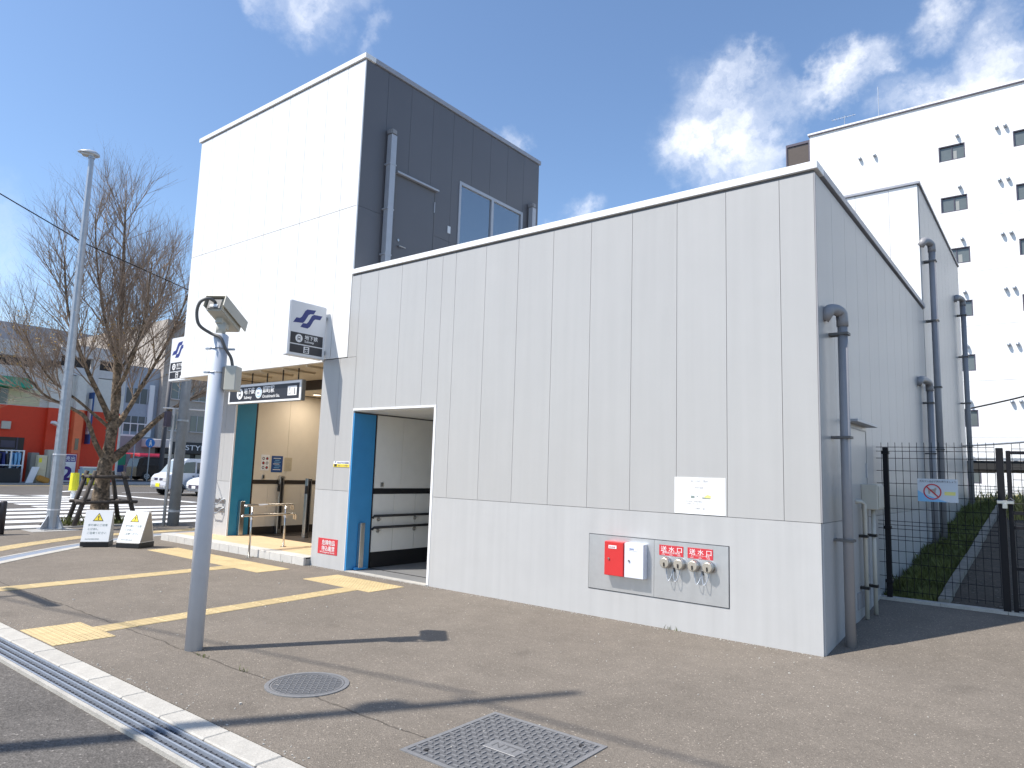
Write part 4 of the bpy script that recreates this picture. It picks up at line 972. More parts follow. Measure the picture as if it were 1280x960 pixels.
# ================================================================== FENCE AND GATE
FY, FZ, FT = 2.52, .24, 2.03
fenceb = mat('black_fence', (.008, .008, .011), .5, spec=.25)
def post(name, parent, x, w_=.028, z1=FT): obj(name, bbox(x-w_, x+w_, FY-w_, FY+w_, FZ-.05, z1, .004), fenceb, parent)
def mesh_wires(parent, x0, x1, z0, z1, zh, step=.075, top=.05):
    bm = BM(); n = int((x1-x0)/step)
    for k in range(n+1):
        x = x0+k*(x1-x0)/n; tube(bm, [(x, FY-.005, z0), (x, FY-.005, z1+top)], .0032, 5, cap=False)
    for z in zh: tube(bm, [(x0, FY-.011, z), (x1, FY-.011, z)], .0036, 5, cap=False)
    obj('wire_mesh', bm, fenceb, parent)
zh = [.34, .50, .66, .80, .93, .975, 1.06, 1.105, 1.15, 1.30, 1.45, 1.60, 1.75, 1.90, 1.985, 2.035]
t = thing('mesh_fence', (.65, FY, FZ), 'black welded wire mesh fence panel between the building and the gate', 'fence')
post('post', t, .10); post('post', t, 1.245, .034); mesh_wires(t, -.02, 1.20, .30, 2.04, zh)
for z in (.42, 1.05, 1.95): obj('clamp', bbox(.06, .14, FY-.045, FY+.04, z, z+.04, .004), fenceb, t)
t = thing('mesh_gate', (1.9, FY, FZ), 'black steel framed mesh gate at the right edge of the fence', 'gate')
post('frame_post', t, 1.325, .022, 2.0); post('frame_post', t, 2.45, .022, 2.0)
for z in (.27, .70, 1.14, 1.30, 1.96): obj('frame_bar', bx(1.348, 2.427, FY-.018, FY+.018, z, z+.035), fenceb, t)
mesh_wires(t, 1.36, 2.42, .30, 2.03, [.45, .58, .82, .95, 1.06, 1.2, 1.42, 1.55, 1.68, 1.82, 2.02])
lt = obj('latch', bbox(1.20, 1.36, FY-.07, FY-.035, 1.41, 1.45, .006), steel, t); bm = BM(); tube(bm, [(1.30, FY-.07, 1.45), (1.33, FY-.09, 1.48), (1.36, FY-.07, 1.45)], .006, 6); obj('shackle', bm, steel, lt); obj('padlock', bbox(1.25, 1.30, FY-.09, FY-.07, 1.36, 1.42, .005), steel, lt)
t = thing('mesh_fence', (3.2, FY, FZ), 'further black mesh fence panel right of the gate, outside the picture', 'fence')
post('post', t, 2.53, .034); post('post', t, 4.4); mesh_wires(t, 2.56, 4.38, .30, 2.04, zh)
t = thing('fence_notice', (.64, FY-.03, 1.42), 'pale plastic notice with a red prohibition ring, tied to the black mesh fence', 'sign')
obj('board', bx(.435, .84, FY-.03, FY-.024, 1.40, 1.665), mat('notice_plastic', (.60, .66, .72), .4, var=.04), t)
O = Vector((.435, FY-.03, 1.40))
plate('blue_wash', O, X, Z, [(.0, .0), (.30, .0), (.22, .03), (.06, .09), (0, .13)], lblue, t)
cxr, czr, n = .15, .115, 28
bm = BM()
for k in range(n):
    a, b = 2*math.pi*k/n, 2*math.pi*(k+1)/n
    f_ = lambda r, q: (O.x+cxr+r*math.cos(q), O.y-.004, O.z+czr+r*math.sin(q)); bm.faces.new([bm.verts.new(f_(.078, a)), bm.verts.new(f_(.092, a)), bm.verts.new(f_(.092, b)), bm.verts.new(f_(.078, b))])
obj('prohibition_ring', bm, redp, t)
plate('prohibition_ring', O, X, Z, [(cxr-.064, czr+.053), (cxr-.053, czr+.064), (cxr+.064, czr-.053), (cxr+.053, czr-.064)], redp, t, off=.003)
plate('dog_silhouette', O, X, Z, [(.11, .09), (.125, .09), (.13, .12), (.16, .125), (.165, .09), (.18, .09), (.185, .13), (.195, .15), (.18, .165), (.165, .145), (.125, .145), (.105, .165)], farwall2, t, off=.0022)
text('犬のフンは必ず持ち帰りましょう', O, X, Z, .02, .225, .027, charcoal, t, width=.365)
plate('yellow_note', O, X, Z, rect(.27, .38, .08, .12), mat('pale_yellow', (0, 0, 0)), t)
for x in (.445, .83): obj('cable_tie', bx(x-.006, x+.006, FY-.036, FY, 1.645, 1.657), whitep, t)

# ================================================================== APARTMENT BLOCK (right, behind)
A = thing('apartment_building', (2, 37, 0), 'tall white apartment block with rows of dark framed windows behind the station', 'building')
AY = 34
FH = 2.78
zs_ = [-.2]+[4.4-.9+FH*k-FH*0 for k in range(0, 7)]
wt = [19.22-FH*k for k in range(7)]                     # window heads
bands = [21.7, 20.55, 20.55-2.9]+[20.55-2.9-FH*k for k in range(1, 6)]+[1.0]
obj('core_wall', bx(-8.88, 15.9, AY+.16, 46, .2, 21.5), core, A)
cols = [(-2.48, -1.31), (.71, 1.88), (5.8, 6.95), (9.0, 10.15)]
floor_z = [z-1.9 for z in wt]
zz = [21.70]+[z for z in floor_z]
winm = None
def apt_panel(x0, x1, z0, z1): obj('wall_panel', bx(x0, x1, AY, AY+.15, z0+.006, z1-.006), apt_w, A)
for k, zt in enumerate(wt):
    top = 21.70 if k == 0 else wt[k-1]-1.35
    bot = zt-1.35 if k < 6 else 1.05
    xs_ = -8.9
    for (a, b) in cols:
        apt_panel(xs_, a, bot, top) if xs_ == -8.9 else obj('wall_panel', bx(xs_, a, AY, AY+.15, bot+.006, top-.006), apt_w, A)
        obj('wall_panel', bx(a, b, AY, AY+.15, zt, top-.006), apt_w, A); obj('wall_panel', bx(a, b, AY, AY+.15, bot+.006, zt-.83), apt_w, A)
        xs_ = b
        wnd = obj('window', bx(a+.04, b-.04, AY+.10, AY+.12, zt-.79, zt-.04), glass_g, A)
        f_ = BM(); box(f_, a, a+.05, AY+.02, AY+.14, zt-.83, zt); box(f_, b-.05, b, AY+.02, AY+.14, zt-.83, zt); box(f_, a+.05, b-.05, AY+.02, AY+.14, zt-.05, zt); box(f_, a+.05, b-.05, AY+.02, AY+.14, zt-.83, zt-.78); box(f_, (a+b)/2-.02, (a+b)/2+.02, AY+.06, AY+.13, zt-.78, zt-.05)
        obj('frame', f_, frame_d, wnd)
        obj('curtain', bx((a+b)/2+.06, (a+b)/2+.06+random.uniform(.1, .22), AY+.09, AY+.098, zt-.76, zt-random.uniform(.25, .4)), mat('curtain_grey', (.30, .31, .30), .7), wnd)
    obj('wall_panel', bx(xs_, 16, AY, AY+.15, bot+.006, top-.006), apt_w, A)
    vz = zt+.42
    for vx in (-6.24, -5.5, -1.62, .07, .42):
        if vx in (-6.24, -5.5, .07, .42): v_z = vz-.05
        else: v_z = vz
        bm = BM(); c = Vector((vx, AY, v_z)); tube(bm, [c, c+Vector((0, -.10, 0)), c+Vector((0, -.15, -.04)), c+Vector((0, -.17, -.10))], [.085, .085, .08, .05], 10); obj('vent_hood', bm, galv, A, smooth=True)
obj('parapet', bbox(-9.0, 16.1, AY-.06, AY+.3, 21.71, 21.82, .01), apt_w, A); obj('parapet_trim', bx(-8.95, 16.05, AY-.075, AY-.062, 21.66, 21.72), frame_d, A)
sw = obj('stair_tower', bx(-10.2, -8.905, AY+.1, 40, .3, 21.35), bronze, A)
obj('frame', box(box(bx(-10.28, -10.2, AY+.04, AY+.2, .3, 21.5), -8.99, -8.91, AY+.04, AY+.0999, .3, 21.5), -10.2, -8.99, AY+.04, AY+.0999, 21.35, 21.5), frame_d, sw)
obj('door', bx(1.0, 1.9, AY-.02, AY-.002, 1.1, 3.1), frame_d, A)
for (x, h_) in ((-5.4, 2.3),):
    bm = BM(); cyl(bm, (x, AY+1, 21.6), (x, AY+1, 21.8+h_), .02, 6); tag(obj('antenna_mast', bm, galv), 'thin whip aerial on the roof of the white apartment block', 'aerial')
t = thing('tv_antenna', (-7.2, AY+1, 21.5), 'small comb shaped television aerial on the apartment roof', 'aerial')
bm = BM(); cyl(bm, (-7.2, AY+1, 21.5), (-7.2, AY+1, 22.9), .018, 6); obj('mast', bm, galv, t)
bm = BM(); cyl(bm, (-7.9, AY+1, 22.8), (-6.6, AY+1, 22.8), .012, 5)
for k in range(7): cyl(bm, (-7.85+k*.19, AY+.8, 22.8), (-7.85+k*.19, AY+1.2, 22.8), .008, 4)
obj('elements', bm, galv, t)
# low open shed, green net and wires at the far end of the alley
t = thing('carport', (2, 20, 1.1), 'low dark open shed roof seen through the gate', 'shed')
obj('roof', bbox(-.6, 9, 17, 21, 2.05, 2.32, .02), mat('shed_dark', (.03, .03, .03), .6), t)
for x in (-.4, 2.8, 6, 8.8): obj('post', bx(x-.05, x+.05, 17.2, 17.3, 1.0, 2.05), frame_d, t)
obj('roof_edge', bx(-.62, 9.02, 16.95, 16.99, 2.33, 2.40), galv, t)
t = thing('green_net_fence', (2, 15, 1.1), 'low green mesh net beyond the gate under the shed roof', 'fence')
bm = BM()
for k in range(70): cyl(bm, (-.4+k*.1, 15, 1.1), (-.4+k*.1, 15, 1.62), .008, 4)
for k in range(7): cyl(bm, (-.4, 15, 1.12+k*.08), (6.5, 15, 1.12+k*.08), .008, 4)
obj('net', bm, mat('net_green', (.03, .12, .08), .6), t)
for x in (-.4, 1.9, 4.2, 6.5): obj('post', bx(x-.03, x+.03, 14.97, 15.03, 1.0, 1.68), frame_d, t)
for i, (p, q, r_, lab) in enumerate((((-1.6, 24, 4.3), (4.2, 24, 5.9), .03, 'upper black cable crossing in front of the apartment wall'), ((-1.6, 24, 3.05), (4.2, 24, 3.75), .045, 'lower grey cable crossing in front of the apartment wall'))):
    bm = BM(); tube(bm, [Vector(p).lerp(Vector(q), k/8)-Z*.12*math.sin(k/8*math.pi) for k in range(9)], r_, 6); tag(obj('overhead_wire', bm, black if i == 0 else galv), lab, 'cable')

# ================================================================== FAR SIDE OF THE STREET
SX = -46
Sb = thing('store_building', (-52, 4, 0), 'red and grey store with open parking decks across the street', 'building')
def sp(name, bm, m): return obj(name, bm, m, Sb)
sp('wall', bx(-58, SX-.01, -40, 12.7, .0, 4.45), store_red)
sp('wall', bx(-58, SX-.02, -40, 12.7, 4.45, 5.6), store_wall)
# pale upper wall and decks
sp('wall', bx(-58, SX-.9, -40, 13.0, 5.6, 8.2), mat('deck_dark', (.05, .05, .055), .8))
sp('deck_rail', bx(SX-.6, SX-.03, -40, 9.0, 7.35, 8.25), store_grey); sp('deck_rail', bx(SX-.6, SX-.03, -40, 9.0, 6.1, 6.75), store_grey)
sp('deck_rail', bx(SX-.6, SX-.035, 9.0, 12.75, 7.75, 8.5), store_grey); sp('deck_rail', bx(SX-.6, SX-.035, 9.0, 12.75, 6.6, 7.1), store_grey)
for y in (-6, -2, 2, 4.5, 7.9, 11, 12.6): sp('column', bx(SX-.5, SX+.02, y-.18, y+.18, 5.6, 8.3), store_grey)
sp('wall_band', bx(SX-.3, SX-.005, 7.6, 12.72, 4.5, 6.55), store_wall)
sp('pilaster', bx(SX-.01, SX+.35, 8.5, 9.1, .05, 4.45), store_red); sp('pilaster', bx(SX-.01, SX+.35, 8.5, 9.1, 4.455, 6.9), store_wall)
sp('pilaster', bx(SX-.01, SX+.5, 9.9, 10.4, .05, 4.45), store_red2); sp('pilaster', bx(SX-.01, SX+.5, 9.9, 10.4, 4.455, 6.6), store_wall)
aw = sp('awning', prism(BM(), [(SX, -12, 6.05), (SX+.9, -12, 5.5), (SX+.9, -12, 5.45), (SX, -12, 5.4)], (0, 19.4, 0)), green_m)
obj('fascia', bx(SX+.01, SX+.02, -12, 7.4, 5.62, 6.1), green_m, aw)
sp('cream_panel', bx(SX-.01, SX+.02, 6.5, 8.1, 4.5, 5.42), cream_wall); sp('cream_panel', bx(SX-.01, SX+.02, 2, 5.6, 4.5, 5.42), cream_wall)
wd_ = sp('window', bx(SX-.01, SX+.01, 5.65, 6.45, 4.5, 5.42), glass_d)
obj('frame', bx(SX+.011, SX+.03, 6.02, 6.08, 4.5, 5.42), frame_d, wd_)
op = sp('shop_opening', bx(SX-.01, SX+.012, 2, 7.55, .06, 2.6), darkbrown)
for y in (3.2, 4.9, 6.2, 7.2): obj('mullion', bx(SX+.013, SX+.05, y-.04, y+.04, .06, 2.6), frame_d, op)
obj('shelf_light', bx(SX+.013, SX+.04, 6.4, 7.1, 2.0, 2.4), frame_d, op)
sp('wall_box', bbox(SX, SX+.2, 6.3, 6.75, 3.05, 3.5, .02), cream)
sp('window', bx(SX-.01, SX+.52, 10.05, 10.25, 2.0, 2.7), glass_d)
sp('wall', bx(-58, SX-.012, 12.7, 12.85, 0, 8.2), store_wall)
t = thing('wall_lamp', (SX, 9.6, 3.2), 'white floodlight on an arm on the red store wall', 'lamp')
bm = BM(); tube(bm, [(SX, 9.8, 3.1), (SX+.8, 9.4, 3.1)], .03, 6); obj('arm', bm, frame_d, t); bm = BM(); obox(bm, (SX+.9, 9.0, 3.4), Vector((.3, -.9, .35)).normalized(), (.9, .3, 0), (0, .3, .9), .5, .16, .08); obj('lamp_head', bm, whitep, t)
t = thing('vertical_banner', (SX+.3, 10.9, 2.9), 'narrow dark and white vertical sign on the red store wall behind the street lamp', 'sign')
obj('board', bx(SX-.005, SX+.7, 10.75, 10.82, 2.4, 5.6), bluep, t); obj('face', bx(SX+.05, SX+.6, 10.745, 10.749, 3.0, 5.2), whitep, t); text('営業中', Vector((SX+.1, 10.742, 3.2)), X, Z, 0, 0, .3, bluep, t)
# goods in front of the store
t = thing('clothes_rack', (-44.6, 6.6, .05), 'white pipe rack hung with dark and blue clothes outside the red store', 'rack')
for y in (5.0, 6.55, 7.15):
    bm = BM(); cyl(bm, (-44.5, y, .05), (-44.5, y, 1.86), .045, 8); obj('upright', bm, whitep, t)
    bm = BM(); cyl(bm, (-45.3, y, .05), (-45.3, y, 1.86), .045, 8); obj('upright', bm, whitep, t)
for z in (.5, 1.0, 1.82):
    bm = BM(); cyl(bm, (-44.5, 5, z), (-44.5, 7.15, z), .035, 8); obj('crossbar', bm, whitep, t)
rg = random.Random(2)
for k in range(11):
    y = 5.1+k*.19; m_ = [black, navy, lblue, darkbrown, lblue, charcoal][rg.randrange(6)]
    bm = BM(); obox(bm, (-44.9, y, 1.25+rg.uniform(-.1, .1)), (1, 0, 0), (0, 1, 0), Z, .3, .06, rg.uniform(.3, .45)); bmesh.ops.subdivide_edges(bm, edges=bm.edges[:], cuts=2)
    for v_ in bm.verts: v_.co += Vector((rg.uniform(-.05, .05), rg.uniform(-.03, .03), rg.uniform(-.04, .04)))
    tag(obj('garment', bm, m_), ('light blue' if m_ is lblue else 'dark')+' garment hanging on the white rack outside the red store', 'garment', 'garments on the store rack')
tag(obj('stock_bin', bbox(-44.4, -43.8, 5.2, 6.9, .06, .85, .04), mat('bin_black', (.02, .022, .024), .6)), 'low black bin of goods in front of the clothes rack', 'bin')
bm = prism(BM(), [(-43.9, 7.2, .05), (-43.9, 7.55, .06), (-44.0, 7.85, .95), (-44.0, 7.5, .95)], (-.12, 0, 0)); tag(obj('tilted_board', bm, whitep), 'white board leaning in front of the boxes by the red store', 'board')
def appliance(x, y0, y1, z1, m, label, dz=.05):
    t = thing('cabinet_unit', (x, (y0+y1)/2, dz), label, 'cabinet', 'pale cabinets outside the red store'); obj('body', bbox(x-.6, x, y0, y1, dz, z1, .02), m, t); obj('door', bbox(x+.001, x+.02, y0+.03, y1-.03, dz+.08, z1*.45, .005), m, t); obj('door', bbox(x+.001, x+.02, y0+.03, y1-.03, z1*.47, z1-.05, .005), m, t)
appliance(-44.6, 7.55, 7.95, 1.75, mat('drab_grey', (.26, .25, .22), .6), 'drab grey cabinet at the left of the pale cabinets outside the red store')
appliance(-44.2, 7.8, 8.25, 1.62, mat('ivory', (.66, .60, .42), .4), 'tall ivory cabinet with a yellow sticker outside the red store')
appliance(-44.35, 8.3, 8.65, 1.95, mat('stone_grey', (.50, .48, .40), .5), 'tallest narrow stone grey cabinet outside the red store')
appliance(-44.3, 8.68, 9.0, .95, mat('warm_grey', (.46, .42, .36), .5), 'short warm grey cabinet beside the street lamp outside the red store')
tag(obj('sticker', bx(-44.18, -44.17, 7.83, 7.98, 1.2, 1.45), yelp), 'yellow sticker on the tall ivory cabinet', 'sticker')
bm = BM(); obox(bm, (-43.8, 8.0, .25), (1, 0, 0), Vector((0, 1, -.4)).normalized(), Vector((0, .4, 1)).normalized(), .2, .3, .16); bmesh.ops.bevel(bm, geom=bm.edges[:], offset=.05, segments=2, affect='EDGES'); tag(obj('goods_sack', bm, mat('orange_goods', (.50, .24, .04), .6)), 'orange brown sack lying at the foot of the ivory cabinet', 'sack')
t = thing('price_sign', (-44.6, 9.45, .05), 'white board with a big purple 2 leaning on the red store wall', 'sign')
obj('board', bbox(-44.66, -44.6, 8.95, 9.95, .1, 1.78, .01), whitep, t); O = Vector((-44.6, 8.95, .1)); pur = mat('purple_print', (.07, .03, .22), .5)
plate('border', O, Y, Z, rect(.0, 1.0, 1.62, 1.68), redp, t); plate('border', O, Y, Z, rect(.95, 1.0, 0, 1.62), redp, t)
plate('header', O, Y, Z, rect(.05, .93, 1.18, 1.58), pur, t, off=.002); text('大売出', O, Y, Z, .12, 1.26, .3, whitep, t, off=.006, width=.75, bold=.01); text('全品', O, Y, Z, .15, .98, .15, pur, t, off=.004)
text('2', O, Y, Z, .2, .12, 1.1, pur, t, off=.004, bold=.03, width=.62); text('割引', O, Y, Z, .62, .1, .18, redp, t, off=.006)
t = thing('water_tank', (-43.2, 10.4, .05), 'pale blue grey tank standing over yellow barriers behind the yellow post', 'tank'); obj('body', bbox(-44.2, -43.6, 9.9, 10.9, .1, .95, .08, 2), mat('tank_blue', (.35, .45, .55), .5), t); obj('lid', bbox(-44.15, -43.65, 9.95, 10.85, .951, 1.02, .02), whitep, t)
for k in range(2):
    t = thing('plastic_barrier', (-43.0, 10.0+k*.75, 0), ['left', 'right'][k]+' one of two yellow plastic barriers before the blue grey tank', 'barrier', 'yellow barriers by the tank')
    yb = 9.75+k*.72
    obj('body', box(box(box(bx(-43.1, -42.9, yb, yb+.68, .5, .62), -43.1, -42.9, yb, yb+.12, .0, .5), -43.1, -42.9, yb+.28, yb+.40, .0, .5), -43.1, -42.9, yb+.56, yb+.68, .0, .5), yelp, t)
    obj('foot', bx(-43.2, -42.8, yb, yb+.68, -.02, .0), black, t)
# grey building with the shop, farther off
Gb = thing('grey_building', (-64, 24, 0), 'grey office building with a dark shop front far across the street', 'building')
obj('wall', bx(-75, -60, 17.5, 21.6, 0, 3.45), farwall, Gb); obj('wall', bx(-75, -60.6, 17.5, 22, 3.45, 9.5), mat('far_blue_grey', (.36, .40, .46), .6, var=.1), Gb)
obj('balcony', bx(-61, -60, 17.5, 21, 3.46, 3.6), whitep, Gb)
for y in (17.6, 18.2, 18.8, 19.4, 20.0, 20.6):
    obj('baluster', bx(-60.1, -60.02, y-.03, y+.03, 3.6, 4.5), whitep, Gb)
obj('balcony_rail', bx(-60.12, -60.0, 17.5, 21, 4.5, 4.58), whitep, Gb)
for y in (18.0, 19.6, 20.8):
    for z in (3.9, 6.3):
        wdn = obj('window', bx(-60.6, -60.57, y-.55, y+.55, z, z+1.3), glass_g, Gb); obj('frame', bx(-60.57, -60.54, y-.04, y+.04, z, z+1.3), frame_g, wdn)
obj('pillar', bx(-60.6, -60.4, 20.9, 21.3, 3.45, 8), whitep, Gb)
obj('canopy', bbox(-60, -58.2, 20.4, 22.2, 2.6, 3.3, .05), store_grey, Gb)
Mb = thing('shop_building', (-62, 30, 0), 'brownish building with a dark shop front and white lettering behind the van', 'building')
obj('wall', bx(-80, -60, 21.7, 40, 3.2, 14), farwall2, Mb); obj('shop_front', bx(-75, -60.2, 21.7, 40, 0, 3.19), black, Mb); obj('fascia', bx(-60.19, -59.9, 22, 40, 2.2, 3.18), charcoal, Mb)
text('STYLE', Vector((-59.9, 24.2, 2.5)), Y, Z, 0, 0, .65, whitep, Mb, off=.01, bold=.01, width=2.2)
for k in range(10):
    y = 22.3+k*1.5; obj('shop_window', bx(-60.19, -60.1, y, y+1.0, .2, 2.1), glass_g if k % 3 else mat('shop_light', (.45, .42, .36), .6), Mb)
for k in range(9):
    for z in (4.2, 7.0, 9.8):
        y = 22.6+k*1.9; wdn = obj('window', bx(-60, -59.97, y, y+1.2, z, z+1.4), glass_g, Mb); obj('frame', bx(-59.97, -59.94, y+.57, y+.63, z, z+1.4), frame_g, wdn); obj('sill', bx(-59.97, -59.85, y-.05, y+1.25, z-.1, z-.02), store_grey, wdn)
bk_ = thing('office_tower', (-85, 36, 0), 'pale concrete office block rising behind the bare tree', 'building')
obj('wall', bx(-95, -82, 12, 70, 0, 15), mat('far_pale_wall', (.36, .37, .40), .7, var=.1), bk_)
for k in range(14):
    for z in (8, 11): wdn = obj('window', bx(-82, -81.95, 14+k*2.5, 15.6+k*2.5, z, z+1.6), glass_g, bk_)
# coloured hoarding
t = thing('coloured_hoarding', (-57, 18, 0), 'low wall of green, orange and blue blocks across the street', 'hoarding')
for (y0, y1, z0, z1, m_) in ((16.9, 18.0, 1.05, 1.95, green_m), (18.0, 18.35, 1.05, 1.95, farwall), (18.35, 18.9, 1.05, 1.95, store_red2), (16.9, 17.9, .5, 1.04, bluep), (17.9, 18.25, .5, 1.04, farwall), (18.25, 18.9, .5, 1.04, navy), (16.9, 18.9, 0, .49, store_grey)):
    obj('block', bx(-57.3, -57, y0+.01, y1-.01, z0, z1), m_, t)
t = thing('display_board', (-48, 13.6, 0), 'white framed blue display board right of the tree trunk across the street', 'sign')
obj('board', bx(-48.1, -48, 13.10, 13.60, .55, 2.0), bluep, t); obj('frame', box(box(box(bx(-48, -47.95, 13.05, 13.13, .5, 2.05), -48, -47.95, 13.58, 13.66, .5, 2.05), -48, -47.95, 13.13, 13.58, 1.97, 2.05), -48, -47.95, 13.13, 13.58, .5, .58), whitep, t); obj('poster', bx(-48, -47.98, 13.20, 13.50, .9, 1.7), lblue, t); obj('leg', bx(-48.08, -48.02, 13.30, 13.36, 0, .5), frame_d, t)
# blue pedestrian road sign
t = thing('road_sign', (-50, 16.54, 0), 'round blue pedestrian path sign on a thin pole across the street', 'sign')
bm = BM(); cyl(bm, (-50, 16.58, 0), (-50, 16.58, 3.05), .04, 8); obj('pole', bm, galv, t)
bm = BM(); cyl(bm, (-49.95, 16.56, 2.75), (-49.92, 16.56, 2.75), .33, 24); obj('disc', bm, mat('sign_blue', (.02, .20, .60), .4), t)
O = Vector((-49.92, 16.56, 2.75)); plate('figure', O, Y, Z, disc(.02, .15, .06, 10), whitep, t); plate('figure', O, Y, Z, [(-.08, -.22), (-.02, -.22), (.02, -.06), (.08, -.22), (.12, -.2), (.08, .08), (-.06, .08)], whitep, t)
for (x, y, z, r_, m_, lab) in ((-48, 16.55, 8.0, .17, mat('pole_dark', (.10, .10, .11), .7), 'dark utility pole across the street left of the thin pale pole'), (-47, 14.2, 3.4, .045, galv, 'slender leaning grey sign post in front of the grey wall across the street'), (-44.3, 8.5, 1.7, .04, cream, 'slim cream pipe standing among the cabinets outside the red store')):
    bm = BM(); tube(bm, [(x, y, -.03), (x, y+.05*z*.2, z)], [r_, r_*.8], 10); tag(obj('pole', bm, m_, smooth=True), lab, 'pole')

# ================================================================== VEHICLES
def vehicle(name, loc, rz, prof, wid, tum, zb, body, label, cat, glass, wheels, extras=(), wr=.27, cab=None, group=None):
    """local frame: x forward, y left, z up; prof = side outline (x,z)"""
    t = thing(name, loc, label, cat, group, rz)
    hw = lambda z: wid/2*(1-tum*max(0, (z-zb))/1.0)
    bm = BM(); n = len(prof)
    a = [bm.verts.new((x, hw(z), z)) for x, z in prof]; b = [bm.verts.new((x, -hw(z), z)) for x, z in prof]
    bm.faces.new(a); bm.faces.new(list(reversed(b)))
    for i in range(n): j = (i+1) % n; bm.faces.new((a[i], b[i], b[j], a[j]))
    bmesh.ops.recalc_face_normals(bm, faces=bm.faces); bmesh.ops.bevel(bm, geom=bm.edges[:], offset=.035, segments=2, affect='EDGES')
    obj('body', bm, body, t, local=True, smooth=False)
    for (nm, poly, m_) in glass:
        for s in (1, -1):
            bm = BM(); vs = [bm.verts.new((x, s*(hw(z)-.01), z)) for x, z in poly]; vo = [bm.verts.new((x, s*(hw(z)+.006), z)) for x, z in poly]
            bm.faces.new(vo); 
            for i in range(len(vs)): j = (i+1) % len(vs); bm.faces.new((vs[i], vs[j], vo[j], vo[i]))
            obj(nm, bm, m_, t, local=True)
    for (nm, p0, p1, in0, in1, m_) in extras:             # strips across the width on a sloping line p0->p1
        bm = BM(); d = Vector((p1[0]-p0[0], 0, p1[1]-p0[1])); nn = Vector((d.z, 0, -d.x)).normalized()
        if nn.x < 0 and abs(nn.x) > .2 and p0[0] > 0: nn = -nn
        q = [Vector((p0[0], hw(p0[1])*in0, p0[1])), Vector((p1[0], hw(p1[1])*in0, p1[1])), Vector((p1[0], hw(p1[1])*in1, p1[1])), Vector((p0[0], hw(p0[1])*in1, p0[1]))]
        prism(bm, [v-nn*.012 for v in q], nn*.022); obj(nm, bm, m_, t, local=True)
    for x in wheels:
        for s in (1, -1):
            bm = BM(); cyl(bm, (x, s*(wid/2-.19), wr), (x, s*(wid/2+.012), wr), wr, 20); wh = obj('wheel', bm, tyre_m, t, local=True)
            bm = BM(); cyl(bm, (x, s*(wid/2+.0), wr), (x, s*(wid/2+.02), wr), wr*.62, 16); obj('rim', bm, galv, wh, local=True)
            bm = BM()
            for k in range(5):
                aa = k*2*math.pi/5; obox(bm, (x+math.cos(aa)*wr*.36, s*(wid/2+.02), wr+math.sin(aa)*wr*.36), (math.cos(aa), 0, math.sin(aa)), (0, 1, 0), (-math.sin(aa), 0, math.cos(aa)), wr*.12, .006, wr*.10)
            obj('rim_opening', bm, black, wh, local=True)
            bm = BM(); tube(bm, arc_pts(lambda q: (x+(wr+.035)*math.cos(q), s*(wid/2+.004), wr+(wr+.035)*math.sin(q)), .0, math.pi, 12), .02, 5); obj('wheel_arch', bm, black, t, local=True)
    return t
VH = -rad(90)
vprof = [(1.65,.28),(1.70,.45),(1.68,.78),(1.58,.93),(1.30,1.02),(.86,1.62),(.70,1.70),(-1.55,1.72),(-1.68,1.55),(-1.72,.9),(-1.70,.28)]
vglass = [('side_window', [(1.17,1.04),(.84,1.52),(.38,1.56),(.38,1.04)], glass_d), ('side_window', [(.30,1.02),(.30,1.53),(-.55,1.53),(-.55,1.02)], glass_d), ('side_window', [(-.65,1.02),(-.65,1.53),(-1.5,1.52),(-1.55,1.02)], glass_d),
          ('door_seam', [(.35,.35),(.355,.35),(.355,1.56),(.35,1.56)], frame_d), ('door_seam', [(-.60,.35),(-.595,.35),(-.595,1.56),(-.60,1.56)], frame_d), ('handle', [(.22,.88),(.08,.88),(.08,.92),(.22,.92)], frame_d), ('handle', [(.50,.88),(.40,.88),(.40,.92),(.50,.92)], frame_d), ('sill_trim', [(1.0,.28),(1.0,.33),(-1.0,.33),(-1.0,.28)], frame_d), ('waist_line', [(1.45,.70),(1.45,.706),(-1.68,.706),(-1.68,.70)], frame_g)]
vex = [('windscreen', (1.275,1.055), (.885,1.585), .90, -.90, mat('screen_glass', (.30, .36, .40), .08, spec=.8)), ('headlight', (1.69,.64), (1.683,.79), .95, .58, head_m), ('headlight', (1.69,.64), (1.683,.79), -.58, -.95, head_m), ('grille', (1.69,.68), (1.683,.78), .5, .12, frame_d), ('grille', (1.69,.68), (1.683,.78), -.12, -.5, frame_d), ('bumper_grille', (1.705,.36), (1.70,.46), .7, -.7, frame_g), ('number_plate', (1.712,.38), (1.712,.54), .25, -.25, yelp), ('fog_lamp', (1.703,.36), (1.703,.45), .9, .76, head_m), ('fog_lamp', (1.703,.36), (1.703,.45), -.76, -.9, head_m)]
van = vehicle('parked_van', (-30.95, 10.12, -.03), VH, vprof, 1.52, .06, .9, car_s, 'silver white boxy van with yellow number plate waiting on the street', 'van', vglass, (1.12, -1.05), vex)
text('12-34', Vector((-31.1, 8.40, .38)), X, Z, 0, 0, .01, yelp, None) if False else None
cprof = [(1.85,.22),(1.95,.42),(1.90,.66),(1.60,.82),(1.0,.95),(.35,1.40),(-.2,1.46),(-1.2,1.40),(-1.75,1.0),(-1.9,.9),(-1.92,.3),(-1.85,.22)]
cglass = [('side_window', [(.85,.98),(.32,1.34),(-.25,1.39),(-.25,.98)], glass_d), ('side_window', [(-.33,.98),(-.33,1.39),(-1.1,1.33),(-1.45,1.0)], glass_d), ('door_seam', [(-.29,.3),(-.285,.3),(-.285,.97),(-.29,.97)], frame_d)]
